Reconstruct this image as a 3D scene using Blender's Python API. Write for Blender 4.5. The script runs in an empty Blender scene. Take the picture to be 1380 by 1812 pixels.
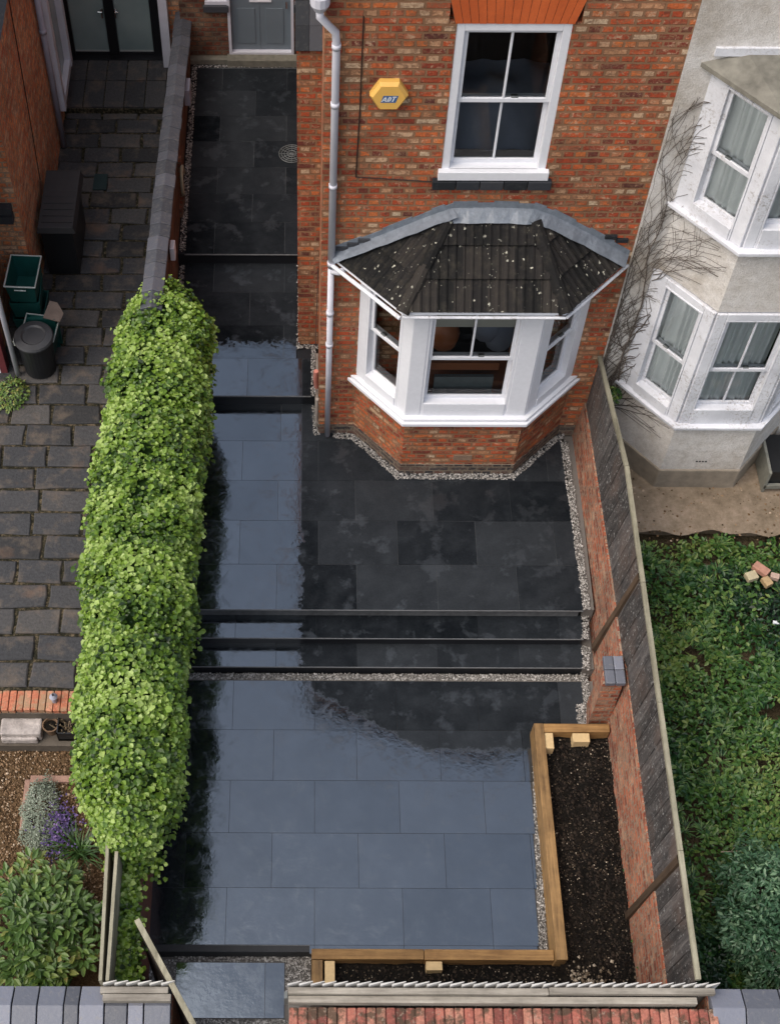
import bpy, math, random
from mathutils import Vector, Matrix, noise
R=random.Random(7)
rad=math.radians
S=bpy.context.scene; COL=S.collection
# ------------------------------------------------------------------ camera
cd=bpy.data.cameras.new('camera'); cam=bpy.data.objects.new('camera',cd); COL.objects.link(cam); S.camera=cam
cd.sensor_width=36; cd.lens=36*2471.2/1812; cd.shift_x=150.4/1812; cd.shift_y=192.2/1812; cd.clip_end=500; cd.clip_start=.5
pit,yaw,rol=rad(59.648),rad(-.125),rad(.117)
F=Vector((math.sin(yaw)*math.cos(pit),math.cos(yaw)*math.cos(pit),-math.sin(pit)))
Rt=Vector((math.cos(yaw),-math.sin(yaw),0)); Up=Rt.cross(F)
R2=math.cos(rol)*Rt+math.sin(rol)*Up; U2=-math.sin(rol)*Rt+math.cos(rol)*Up
M=Matrix((R2,U2,-F)).transposed().to_4x4(); M.translation=Vector((.806,-6.685,13.781)); cam.matrix_world=M
# ------------------------------------------------------------------ sky, sun, exposure
SUN_EL,SUN_AZ=56,245
W=bpy.data.worlds.new('World'); S.world=W; W.use_nodes=True
wn=W.node_tree; bg=wn.nodes['Background']; sk=wn.nodes.new('ShaderNodeTexSky'); sk.sky_type='NISHITA'
sk.sun_disc=False; sk.sun_elevation=rad(SUN_EL); sk.sun_rotation=rad(SUN_AZ); sk.air_density=1.3; sk.dust_density=7; sk.ozone_density=1.5
hs=wn.nodes.new('ShaderNodeHueSaturation'); hs.inputs['Saturation'].default_value=.7
wn.links.new(sk.outputs[0],hs.inputs['Color']); wn.links.new(hs.outputs[0],bg.inputs[0]); bg.inputs[1].default_value=.15
sd=bpy.data.lights.new('sun','SUN'); sun=bpy.data.objects.new('sun',sd); COL.objects.link(sun)
sd.energy=.62; sd.angle=rad(80); sd.color=(1,.97,.93)
az=rad(SUN_AZ); sv=Vector((math.sin(az)*math.cos(rad(SUN_EL)),math.cos(az)*math.cos(rad(SUN_EL)),math.sin(rad(SUN_EL))))
sun.rotation_euler=sv.to_track_quat('Z','Y').to_euler(); sun.location=(0,0,20)
S.view_settings.view_transform='Standard'; S.view_settings.look='None'; S.view_settings.gamma=1
S.view_settings.exposure=.53
S.render.engine='CYCLES'; S.cycles.max_bounces=8; S.cycles.transparent_max_bounces=12
# ------------------------------------------------------------------ materials
class Mt:
    def __init__(s,name,rough=.8,spec=.5):
        s.m=bpy.data.materials.new(name); s.m.use_nodes=True; s.t=s.m.node_tree; s.b=s.t.nodes['Principled BSDF']
        s.b.inputs['Roughness'].default_value=rough; s.b.inputs['Specular IOR Level'].default_value=spec
        s.uv=s.t.nodes.new('ShaderNodeUVMap').outputs[0]; s.ob=s.t.nodes.new('ShaderNodeNewGeometry').outputs['Position']
    def n(s,k,**kw):
        nd=s.t.nodes.new('ShaderNode'+k)
        for a,v in kw.items(): setattr(nd,a,v)
        return nd
    def l(s,a,b): s.t.links.new(a,b)
    def noise(s,scale,detail=4,rough=.55,vec=None,dist=0):
        nd=s.n('TexNoise'); nd.inputs['Scale'].default_value=scale; nd.inputs['Detail'].default_value=detail
        nd.inputs['Roughness'].default_value=rough; nd.inputs['Distortion'].default_value=dist; s.l(vec or s.ob,nd.inputs['Vector']); return nd.outputs[0]
    def ramp(s,fac,stops,const=False):
        nd=s.n('ValToRGB'); e=nd.color_ramp.elements
        while len(e)<len(stops): e.new(.5)
        for i,(p,c) in enumerate(stops):
            e[i].position=p; e[i].color=(c if hasattr(c,'__len__') else (c,c,c))[:3]+(1,) if hasattr(c,'__len__') else (c,c,c,1)
        if const: nd.color_ramp.interpolation='CONSTANT'
        s.l(fac,nd.inputs[0]); return nd.outputs[0]
    def mix(s,f,a,b,mode='MIX'):
        nd=s.n('MixRGB',blend_type=mode)
        for i,v in enumerate((f,a,b)):
            if hasattr(v,'is_linked') or hasattr(v,'links'): s.l(v,nd.inputs[i])
            else: nd.inputs[i].default_value=v if i==0 else tuple(v)+(1,)
        return nd.outputs[0]
    def math(s,op,a,b=0.,c=0.):
        nd=s.n('Math',operation=op)
        for i,v in enumerate((a,b,c)):
            if hasattr(v,'links'): s.l(v,nd.inputs[i])
            else: nd.inputs[i].default_value=v
        return nd.outputs[0]
    def tint(s):
        return s.n('Attribute',attribute_name='tint').outputs['Fac']
    def col(s,v):
        if hasattr(v,'links'): s.l(v,s.b.inputs['Base Color'])
        else: s.b.inputs['Base Color'].default_value=tuple(v)+(1,)
    def rough(s,v): s.l(v,s.b.inputs['Roughness'])
    def bump(s,h,dist=.01,st=1.):
        nd=s.n('Bump'); nd.inputs['Distance'].default_value=dist; nd.inputs['Strength'].default_value=st
        s.l(h,nd.inputs['Height']); s.l(nd.outputs[0],s.b.inputs['Normal']); return s
def plain(name,c,rough=.7,var=.35,scale=12,bump=.002,spec=.4,detail=5):
    m=Mt(name,rough,spec); a=m.noise(scale,detail); b=m.noise(scale*.13,3)
    lo=tuple(x*(1-var) for x in c); hi=tuple(min(1,x*(1+var*.6)) for x in c)
    k=m.math('ADD',m.math('MULTIPLY',a,.6),m.math('MULTIPLY',b,.4))
    m.col(m.ramp(k,[(.3,lo),(.7,hi)])); 
    if bump: m.bump(a,bump)
    return m.m
def brick(name,stops,mortar,w=.225,h=.075,mo=.011,grime=.35,wear=.5,bump=.008):
    m=Mt(name,.85,.3)
    mp=m.n('VectorMath',operation='ADD'); nz=m.n('TexNoise'); nz.inputs['Scale'].default_value=11; nz.inputs['Detail'].default_value=6; nz.inputs['Roughness'].default_value=.7; m.l(m.uv,nz.inputs['Vector'])
    sc=m.n('VectorMath',operation='SCALE'); sc.inputs['Scale'].default_value=.026; m.l(nz.outputs['Color'],sc.inputs[0]); m.l(m.uv,mp.inputs[0]); m.l(sc.outputs[0],mp.inputs[1])
    def bt(vec,off=.5):
        b=m.n('TexBrick'); b.offset=off; b.offset_frequency=2; b.squash=.5; b.squash_frequency=2
        for k,v in (('Scale',1),('Mortar Size',mo),('Mortar Smooth',.25),('Bias',0),('Brick Width',w),('Row Height',h)): b.inputs[k].default_value=v
        b.inputs['Color1'].default_value=(0,0,0,1); b.inputs['Color2'].default_value=(1,1,1,1); b.inputs['Mortar'].default_value=(.5,.5,.5,1)
        m.l(vec,b.inputs['Vector']); return b
    b=bt(mp.outputs[0]); c=m.ramp(b.outputs['Color'],stops)
    n1=m.noise(38,6,.7); n2=m.noise(5,4,.6); n3=m.noise(1.1,3)
    c=m.mix(1,c,m.ramp(n1,[(.25,(.55,.5,.47)),(.5,(.95,.95,.95)),(.8,(1.35,1.35,1.3))]),'MULTIPLY')
    # spalled pale patches across some bricks
    wv=m.math('MULTIPLY',m.ramp(m.noise(16,5,.7,dist=.6),[(.53,0.),(.60,1.)]),m.math('MULTIPLY',m.ramp(n2,[(.40,0.),(.56,1.)]),wear))
    c=m.mix(wv,c,(.54,.36,.23))
    f=m.math('MAXIMUM',b.outputs['Fac'],m.math('MULTIPLY',m.ramp(m.noise(26,5,.75,dist=.8),[(.50,0.),(.57,.85)]),m.ramp(m.noise(2.6,4,.6),[(.40,.15),(.56,1.)])))
    c=m.mix(m.math('MULTIPLY',m.ramp(m.noise(12,4,.6,dist=1.),[(.53,0.),(.60,.8)]),m.ramp(n1,[(.4,.3),(.6,1.)])),c,(.10,.045,.03))
    mc=m.mix(n1,mortar,tuple(x*.55 for x in mortar))
    c=m.mix(f,c,mc)
    g=m.ramp(m.math('ADD',m.math('MULTIPLY',n2,.5),m.math('MULTIPLY',n3,.5)),[(.36,(1-grime,)*3),(.62,(1.08,)*3)])
    c=m.mix(1,c,g,'MULTIPLY'); m.col(c)
    hh=m.math('ADD',m.math('MULTIPLY',m.math('SUBTRACT',1.,b.outputs['Fac']),1.),m.math('MULTIPLY',n1,.7))
    m.bump(hh,bump); return m.m
RED=[(0,(.12,.035,.028)),(.14,(.30,.048,.022)),(.30,(.44,.072,.026)),(.48,(.52,.10,.034)),(.64,(.60,.17,.05)),(.76,(.34,.07,.034)),(.86,(.50,.24,.12)),(1,(.62,.46,.31))]
B_RED=brick('brick_red',RED,(.33,.175,.095),grime=.3,wear=.75,mo=.013)
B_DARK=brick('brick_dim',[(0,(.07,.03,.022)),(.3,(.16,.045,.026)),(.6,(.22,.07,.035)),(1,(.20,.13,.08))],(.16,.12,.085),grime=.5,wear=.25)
B_LEFT=brick('brick_orange',[(0,(.38,.10,.05)),(.3,(.66,.19,.07)),(.7,(.70,.28,.11)),(1,(.62,.38,.24))],(.4,.28,.19),grime=.3,wear=.7)
B_WALL=brick('brick_boundary',[(0,(.18,.045,.03)),(.35,(.36,.09,.045)),(.7,(.46,.14,.07)),(1,(.42,.26,.17))],(.36,.26,.19),grime=.35,wear=.7)
B_BLUE=brick('brick_engineering',[(0,(.03,.03,.035)),(.5,(.07,.06,.06)),(1,(.16,.08,.06))],(.25,.2,.15),grime=.3,wear=0)
def edge_brick(name,stops,mortar):  # bricks modelled one by one, colour from tint
    m=Mt(name,.85,.3); c=m.ramp(m.tint(),stops); n1=m.noise(40,6,.7); n2=m.noise(9,4,.6)
    c=m.mix(1,c,m.ramp(n1,[(.25,(.5,.5,.5)),(.75,(1.3,1.3,1.3))]),'MULTIPLY')
    c=m.mix(m.ramp(n2,[(.46,0.),(.58,.85)]),c,mortar); c=m.mix(m.ramp(m.noise(22,6,.8),[(.56,0.),(.64,.6)]),c,(.33,.27,.21)); m.col(c); m.bump(n1,.008); return m.m
B_EDGE=edge_brick('brick_coping',[(0,(.16,.05,.04)),(.5,(.34,.11,.08)),(1,(.42,.2,.14))],(.05,.04,.025))
B_STEP=edge_brick('brick_step',[(0,(.34,.09,.05)),(.5,(.46,.16,.09)),(1,(.5,.24,.15))],(.3,.2,.12))
def slab_mat(name,dark=.33):
    # rain film: glossy where wet; mask dulls dry stone and darkens the house's mirrored outline
    m=Mt(name,.12,.95); m.b.inputs['IOR'].default_value=1.95; m.b.inputs['Specular Tint'].default_value=(.80,.90,1,1)
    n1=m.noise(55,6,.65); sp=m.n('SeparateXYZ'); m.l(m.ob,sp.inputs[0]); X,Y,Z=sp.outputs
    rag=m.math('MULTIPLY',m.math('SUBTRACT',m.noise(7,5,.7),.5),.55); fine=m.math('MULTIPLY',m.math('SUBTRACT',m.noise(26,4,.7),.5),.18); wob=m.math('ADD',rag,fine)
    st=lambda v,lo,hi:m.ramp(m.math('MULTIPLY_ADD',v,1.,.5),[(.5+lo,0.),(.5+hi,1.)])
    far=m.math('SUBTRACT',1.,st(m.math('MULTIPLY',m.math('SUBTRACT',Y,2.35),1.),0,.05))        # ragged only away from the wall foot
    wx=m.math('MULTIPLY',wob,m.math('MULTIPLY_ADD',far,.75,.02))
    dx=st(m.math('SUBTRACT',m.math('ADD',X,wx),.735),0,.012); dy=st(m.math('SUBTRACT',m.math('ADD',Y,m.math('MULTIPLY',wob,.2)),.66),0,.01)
    dry_patio_refl=m.math('MULTIPLY',dx,dy); dry2=st(m.math('MULTIPLY',m.math('SUBTRACT',m.math('ADD',Y,wob),5.0),.5),0,.012)  # patio mask: dry stone, cut where the house's dark reflection ends
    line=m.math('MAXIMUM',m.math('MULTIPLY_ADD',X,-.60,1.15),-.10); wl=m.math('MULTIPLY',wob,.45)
    gable_refl=m.math('MULTIPLY',st(m.math('SUBTRACT',m.math('ADD',Y,wl),line),-.16,-.11),m.math('MULTIPLY',st(m.math('SUBTRACT',X,.85),0,.02),.93))  # lower terrace dulled inside the mirrored gable shape, painting in its dark reflection
    dry_refl=m.math('MAXIMUM',m.math('MAXIMUM',dry_patio_refl,dry2),gable_refl)
    blot=m.ramp(m.noise(3.6,4,.6,dist=.15),[(.56,1.),(.66,.72)])                                # damp blotches inside the dulled part
    dry_refl=m.math('MULTIPLY',dry_refl,blot)
    c=m.ramp(m.tint(),[(0,(.020*dark,.025*dark,.031*dark)),(.5,(.030*dark,.036*dark,.044*dark)),(1,(.046*dark,.053*dark,.062*dark))])
    c=m.mix(1,c,m.ramp(n1,[(.3,(.7,)*3),(.7,(1.35,)*3)]),'MULTIPLY')
    c=m.mix(m.ramp(m.noise(4.3,7,.75,dist=.3),[(.50,0.),(.72,.40)]),c,(.030,.035,.040)); c=m.mix(m.ramp(m.noise(70,3,.6),[(.66,0.),(.72,.35)]),c,(.06,.065,.07)); m.col(c)
    wr=m.ramp(m.math('ADD',m.math('MULTIPLY',m.noise(5.5,6,.75,dist=.8),.8),m.math('MULTIPLY',n1,.2)),[(.38,.035),(.50,.09),(.62,.26)])
    rr=m.n('MixRGB'); m.l(dry_refl,rr.inputs[0]); m.l(wr,rr.inputs[1]); rr.inputs[2].default_value=(.55,.55,.55,1); m.rough(rr.outputs[0])
    m.l(m.math('ADD',m.math('MULTIPLY_ADD',dry_refl,-.86,.88),m.math('ADD',m.math('MULTIPLY',m.tint(),.10),m.math('MULTIPLY',m.math('SUBTRACT',m.noise(2.1,5,.7),.5),.30))),m.b.inputs['Specular IOR Level'])
    m.bump(m.math('ADD',m.math('MULTIPLY',n1,.06),m.math('MULTIPLY',m.noise(18,3),.6)),.0013); return m.m
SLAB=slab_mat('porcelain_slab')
RISER=Mt('slab_edge',.5,.3); RISER.col((.012,.013,.016)); RISER=RISER.m
NOSE=plain('slab_nosing',(.16,.165,.17),.5,.3,40)
JOINTL=plain('pale_grout',(.085,.09,.095),.8,.5,14)
GROUT=plain('grout',(.02,.021,.023),.6,.3,40)
def sett_mat():
    m=Mt('old_paver',.75,.35); c=m.ramp(m.tint(),[(0,(.022,.022,.023)),(.4,(.036,.037,.041)),(.75,(.048,.047,.049)),(1,(.064,.060,.058))])
    n1=m.noise(30,6,.7); n2=m.noise(4,5,.65)
    c=m.mix(1,c,m.ramp(n1,[(.25,(.6,)*3),(.75,(1.4,)*3)]),'MULTIPLY')
    c=m.mix(m.ramp(n2,[(.50,0.),(.68,.6)]),c,(.13,.10,.075)); c=m.mix(m.ramp(m.noise(2.3,3),[(.62,0.),(.75,.4)]),c,(.2,.11,.06)); m.col(c); m.bump(m.math('ADD',n1,m.noise(9,3)),.009); return m.m
SETT=sett_mat()
m=Mt('paver_joint',.95,.1); m.col(m.ramp(m.noise(24,6,.7),[(.35,(.008,.008,.006)),(.5,(.03,.028,.018)),(.62,(.11,.085,.055)),(.75,(.24,.2,.15))])); m.bump(m.noise(60,5,.7),.01); JOINT=m.m
def soil_mat(name,stops,scale=30,b=.02):
    m=Mt(name,.95,.15); n=m.noise(scale,8,.75); k=m.math('ADD',m.math('MULTIPLY',n,.7),m.math('MULTIPLY',m.noise(1.6,3),.3)); m.col(m.ramp(k,stops)); m.bump(n,b); return m.m
SOIL=soil_mat('dark_soil',[(.35,(.002,.002,.002)),(.5,(.006,.005,.004)),(.64,(.018,.013,.009)),(.78,(.06,.043,.03))])
LITTER=soil_mat('leaf_litter',[(.35,(.03,.02,.01)),(.48,(.09,.055,.028)),(.6,(.17,.11,.06)),(.75,(.3,.22,.15))],45)
EARTH=soil_mat('earth',[(.35,(.02,.018,.01)),(.5,(.06,.045,.025)),(.7,(.16,.12,.08))])
MUDSLAB=soil_mat('dirty_concrete',[(.3,(.11,.085,.055)),(.48,(.2,.155,.11)),(.6,(.27,.21,.155)),(.75,(.33,.28,.23))],9,.012)
def render_mat():
    m=Mt('rough_render',.9,.2); n1=m.noise(60,7,.75); n2=m.noise(1.3,5,.65); n3=m.noise(9,5,.7)
    c=m.ramp(n2,[(.34,(.52,.47,.41)),(.48,(.72,.685,.645)),(.7,(.80,.775,.75))])
    c=m.mix(1,c,m.ramp(n3,[(.3,(.82,.8,.77)),(.6,(1.03,)*3)]),'MULTIPLY'); c=m.mix(1,c,m.ramp(n1,[(.3,(.76,)*3),(.6,(1.04,)*3)]),'MULTIPLY')
    m.col(c); m.bump(m.math('ADD',n1,m.math('MULTIPLY',n3,.8)),.016); return m.m
RENDER=render_mat()
PLINTH=plain('bare_plinth',(.27,.23,.18),.9,.35,8,.01)
WHITE=plain('white_paint',(.70,.71,.75),.45,.07,20,.001)
OLDWHITE=(lambda m:(m.col(m.mix(m.math('MULTIPLY',m.ramp(m.noise(34,7,.8),[(.50,0.),(.62,.85)]),m.ramp(m.noise(3.3,4,.6),[(.46,.05),(.62,1.)])),m.ramp(m.noise(3,4),[(.3,(.55,.56,.6)),(.7,(.72,.73,.77))]),(.24,.21,.18))),m.bump(m.noise(40,5),.004),m.m)[2])(Mt('flaking_white_paint',.6,.3))
PVC=plain('grey_white_plastic',(.56,.56,.62),.35,.12,6,.0005)
GREYPVC=plain('grey_plastic',(.30,.31,.38),.4,.15,6,.0005)
BLACK=plain('black_plastic',(.012,.013,.015),.4,.3,20,.001)
BLACKP=plain('black_frame',(.010,.010,.012),.3,.3,10,0)
SLATE=(lambda m:(m.col(m.mix(m.ramp(m.noise(20,6,.7),[(.55,0.),(.7,.5)]),m.ramp(m.tint(),[(0,(.07,.075,.09)),(.5,(.12,.13,.16)),(1,(.17,.18,.22))]),(.2,.19,.18))),m.bump(m.noise(30,5),.004),m.m)[2])(Mt('blue_coping',.5,.5))
SLATEM=(lambda m:(m.col(m.mix(m.ramp(m.noise(20,6,.7),[(.5,0.),(.66,.5)]),m.ramp(m.tint(),[(0,(.045,.05,.06)),(.5,(.065,.07,.085)),(1,(.09,.095,.115))]),(.14,.13,.12))),m.bump(m.noise(30,5),.006),m.m)[2])(Mt('slate_coping',.55,.4))
SLATED=(lambda m:(m.col(m.mix(m.ramp(m.noise(20,6,.7),[(.55,0.),(.7,.35)]),m.ramp(m.tint(),[(0,(.014,.016,.019)),(.5,(.028,.031,.037)),(1,(.05,.052,.06))]),(.09,.09,.08))),m.bump(m.noise(30,5),.004),m.m)[2])(Mt('dark_slate',.8,.2))
def tile_mat():
    m=Mt('mossy_roof_tile',.85,.25); n=m.noise(11,6,.7); k=m.ramp(m.tint(),[(0,(.006,.006,.006)),(.5,(.012,.011,.011)),(1,(.028,.024,.021))])
    c=m.mix(m.ramp(n,[(.5,0.),(.68,.5)]),k,(.045,.04,.03)); v=m.n('TexVoronoi'); v.inputs['Scale'].default_value=13; wn_=m.n('TexNoise'); wn_.inputs['Scale'].default_value=25; m.l(m.ob,wn_.inputs['Vector']); wv_=m.n('VectorMath',operation='MULTIPLY_ADD'); wv_.inputs[1].default_value=(.07,.07,.07); m.l(wn_.outputs['Color'],wv_.inputs[0]); m.l(m.ob,wv_.inputs[2]); m.l(wv_.outputs[0],v.inputs['Vector'])
    sp=m.math('MULTIPLY',m.ramp(v.outputs['Distance'],[(.13,1.),(.2,0.)]),m.ramp(m.noise(4.5,3),[(.50,0.),(.56,1.)]))
    v2=m.n('TexVoronoi'); v2.inputs['Scale'].default_value=31; m.l(m.ob,v2.inputs['Vector'])
    sp2=m.math('MULTIPLY',m.ramp(v2.outputs['Distance'],[(.15,1.),(.2,0.)]),m.ramp(m.noise(7,3),[(.56,0.),(.62,.8)]))
    c=m.mix(m.math('MAXIMUM',sp,sp2),c,(.42,.41,.34)); m.col(c); m.bump(m.noise(45,6,.7),.008); return m.m
TILE=tile_mat()
LEAD=(lambda m:(m.col(m.mix(m.noise(5,6,.7),m.ramp(m.noise(16,5,.7),[(.3,(.08,.10,.12)),(.6,(.19,.22,.26)),(.8,(.34,.37,.41))]),(.15,.17,.20))),m.bump(m.noise(9,4),.012),m.m)[2])(Mt('lead',.45,.6))
def wood(name,a,b,rough=.8,axis='Y',sc=3):
    m=Mt(name,rough,.3); mp=m.n('Mapping'); s=[26,26,26]; s['XYZ'.index(axis)]=1.6; mp.inputs['Scale'].default_value=s; m.l(m.ob,mp.inputs['Vector'])
    n=m.noise(1,7,.7,vec=mp.outputs[0],dist=.5); k=m.math('ADD',m.math('MULTIPLY',n,.5),m.math('MULTIPLY',m.noise(1.7,5,.7),.5))
    m.col(m.mix(1,m.ramp(k,[(.36,a),(.62,b)]),m.ramp(m.tint(),[(0,(.8,)*3),(1,(1.15,)*3)]),'MULTIPLY')); m.bump(n,.005); return m.m
SLEEPER=wood('new_timber_y',(.07,.04,.018),(.34,.205,.085),.7,'Y'); SLEEPERX=wood('new_timber_x',(.12,.06,.022),(.36,.21,.08),.7,'X')
PEG=plain('cut_timber',(.52,.38,.20),.8,.2,30,.002)
OLDWX=wood('weathered_timber_x',(.13,.115,.095),(.37,.34,.29),.85,'X'); OLDWY=wood('weathered_timber_y',(.12,.11,.075),(.31,.29,.215),.85,'Y')
def fence_mat():
    m=Mt('weathered_fence',.85,.25); mp=m.n('Mapping'); mp.inputs['Scale'].default_value=(30,30,2.2); m.l(m.ob,mp.inputs['Vector'])
    n=m.noise(1,7,.7,vec=mp.outputs[0],dist=.4); c=m.ramp(n,[(.3,(.024,.022,.022)),(.5,(.058,.053,.052)),(.75,(.14,.128,.12))])
    c=m.mix(1,c,m.ramp(m.tint(),[(0,(.62,)*3),(1,(1.3,)*3)]),'MULTIPLY')
    c=m.mix(m.ramp(m.noise(2.1,4),[(.45,0.),(.7,.45)]),c,(.13,.085,.065)); c=m.mix(m.ramp(m.noise(22,5,.8),[(.58,0.),(.66,.9)]),c,(.34,.34,.33)); m.col(c); m.bump(n,.005); return m.m
FENCE=fence_mat()
POST=wood('brown_post',(.035,.022,.014),(.085,.055,.034),.8,'Z')
MAROON=plain('maroon_paint',(.13,.03,.035),.4,.2,10,0)
def flat(name,c,rough=.6,spec=.4): m=Mt(name,rough,spec); m.col(c); return m.m
ORANGE=(lambda m:(m.col(m.mix(m.ramp(m.noise(30,5,.7),[(.3,0.),(.8,.35)]),m.ramp(m.noise(3,4),[(.35,(.47,.095,.025)),(.65,(.60,.13,.035))]),(.3,.08,.04))),m.bump(m.noise(60,5),.002),m.m)[2])(Mt('rubbed_brick',.85,.2))
DOOR=plain('grey_door',(.135,.165,.19),.4,.06,5,0)
YELLOW=plain('yellow_plastic',(.72,.42,.10),.45,.08,6,0)
GREENP=plain('green_plastic',(.008,.065,.058),.4,.3,10,0); RIM=flat('pale_rim',(.45,.48,.46),.5)
GRAV=(lambda m:(m.col(m.ramp(m.tint(),[(0,(.08,.075,.07)),(.4,(.21,.20,.185)),(.75,(.33,.315,.295)),(1,(.52,.5,.48))])),m.m)[1])(Mt('gravel',.8,.3))
GRAVB=flat('gravel_bed',(.12,.11,.10),.9)
CHIP=(lambda m:(m.col(m.ramp(m.tint(),[(0,(.008,.006,.005)),(.55,(.035,.025,.018)),(.85,(.12,.09,.06)),(1,(.42,.36,.28))])),m.m)[1])(Mt('soil_crumbs',.9,.2))
LCHIP=(lambda m:(m.col(m.ramp(m.tint(),[(0,(.04,.025,.012)),(.4,(.12,.07,.035)),(.8,(.26,.17,.10)),(1,(.48,.38,.28))])),m.m)[1])(Mt('litter_crumbs',.9,.2))
def leafmat(name,stops,rough=.42,tr=.25,spec=.5):
    m=Mt(name,rough,spec); c=m.ramp(m.tint(),stops); m.col(c); out=m.t.nodes['Material Output']; t=m.n('BsdfTranslucent'); m.l(m.mix(1,c,(1.2,1.3,.5),'MULTIPLY'),t.inputs[0])
    mx=m.n('MixShader'); mx.inputs[0].default_value=tr; m.l(m.b.outputs[0],mx.inputs[1]); m.l(t.outputs[0],mx.inputs[2]); m.l(mx.outputs[0],out.inputs[0]); return m.m
IVY=leafmat('ivy_leaf',[(0,(.010,.028,.005)),(.35,(.060,.125,.013)),(.7,(.165,.27,.028)),(1,(.34,.45,.13))])
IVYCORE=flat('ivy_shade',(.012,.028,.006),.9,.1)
COVER=leafmat('ground_cover_leaf',[(0,(.005,.022,.008)),(.4,(.022,.075,.020)),(.75,(.075,.16,.028)),(1,(.20,.26,.07))])
SHRUB=leafmat('big_leaf',[(0,(.03,.065,.015)),(.45,(.085,.16,.035)),(.8,(.16,.23,.05)),(1,(.26,.24,.07))])
GLAUC=leafmat('bluegreen_leaf',[(0,(.012,.045,.02)),(.6,(.065,.15,.075)),(1,(.2,.31,.18))])
SILVER=leafmat('silver_leaf',[(0,(.10,.12,.09)),(.6,(.22,.26,.20)),(1,(.34,.37,.31))],.8,.1)
PURPLE=leafmat('purple_petal',[(0,(.03,.02,.07)),(.6,(.075,.045,.17)),(1,(.2,.13,.3))],.7,.1)
BLADE=leafmat('blade_leaf',[(0,(.02,.05,.015)),(1,(.08,.16,.04))])
STEM=plain('bare_stem',(.10,.08,.065),.9,.35,40,.002)
CURTAIN=plain('net_curtain',(.80,.82,.82),.9,.1,3,0); CLOTH=plain('grey_cloth',(.17,.185,.23),.9,.2,5,.004); ROOM=flat('dark_room',(.018,.017,.016),.9)
BLIND=flat('cream_blind',(.42,.40,.35),.8); BROWNF=flat('orange_wood',(.26,.085,.03),.5); CABLE=flat('cable',(.03,.015,.012),.6)
METAL=plain('grey_metal',(.13,.14,.14),.4,.2,20,.001); HANDLE=flat('polished_metal',(.7,.7,.7),.2); HANDLE.node_tree.nodes['Principled BSDF'].inputs['Metallic'].default_value=1
PINK=flat('pink_plastic',(.45,.17,.13),.5); LOGOB=flat('logo_blue',(.05,.12,.28),.5); LOGOW=flat('logo_white',(.75,.78,.82),.5)
def glass_mat(name,tintc,rough=.02,ior=1.5):
    m=Mt(name); out=m.t.nodes['Material Output']; g=m.n('BsdfGlossy'); g.inputs['Roughness'].default_value=rough; t=m.n('BsdfTransparent'); t.inputs[0].default_value=tintc+(1,)
    fr=m.n('Fresnel'); fr.inputs[0].default_value=ior; mx=m.n('MixShader'); m.l(fr.outputs[0],mx.inputs[0]); m.l(t.outputs[0],mx.inputs[1]); m.l(g.outputs[0],mx.inputs[2]); m.l(mx.outputs[0],out.inputs[0]); return m.m
GLASS=glass_mat('window_glass',(.93,.96,.96))
FROST=Mt('frosted_glass',.25,.8); FROST.col(FROST.ramp(FROST.noise(1.6,3),[(.3,(.17,.22,.22)),(.7,(.24,.29,.28))])); FROST=FROST.m
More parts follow.
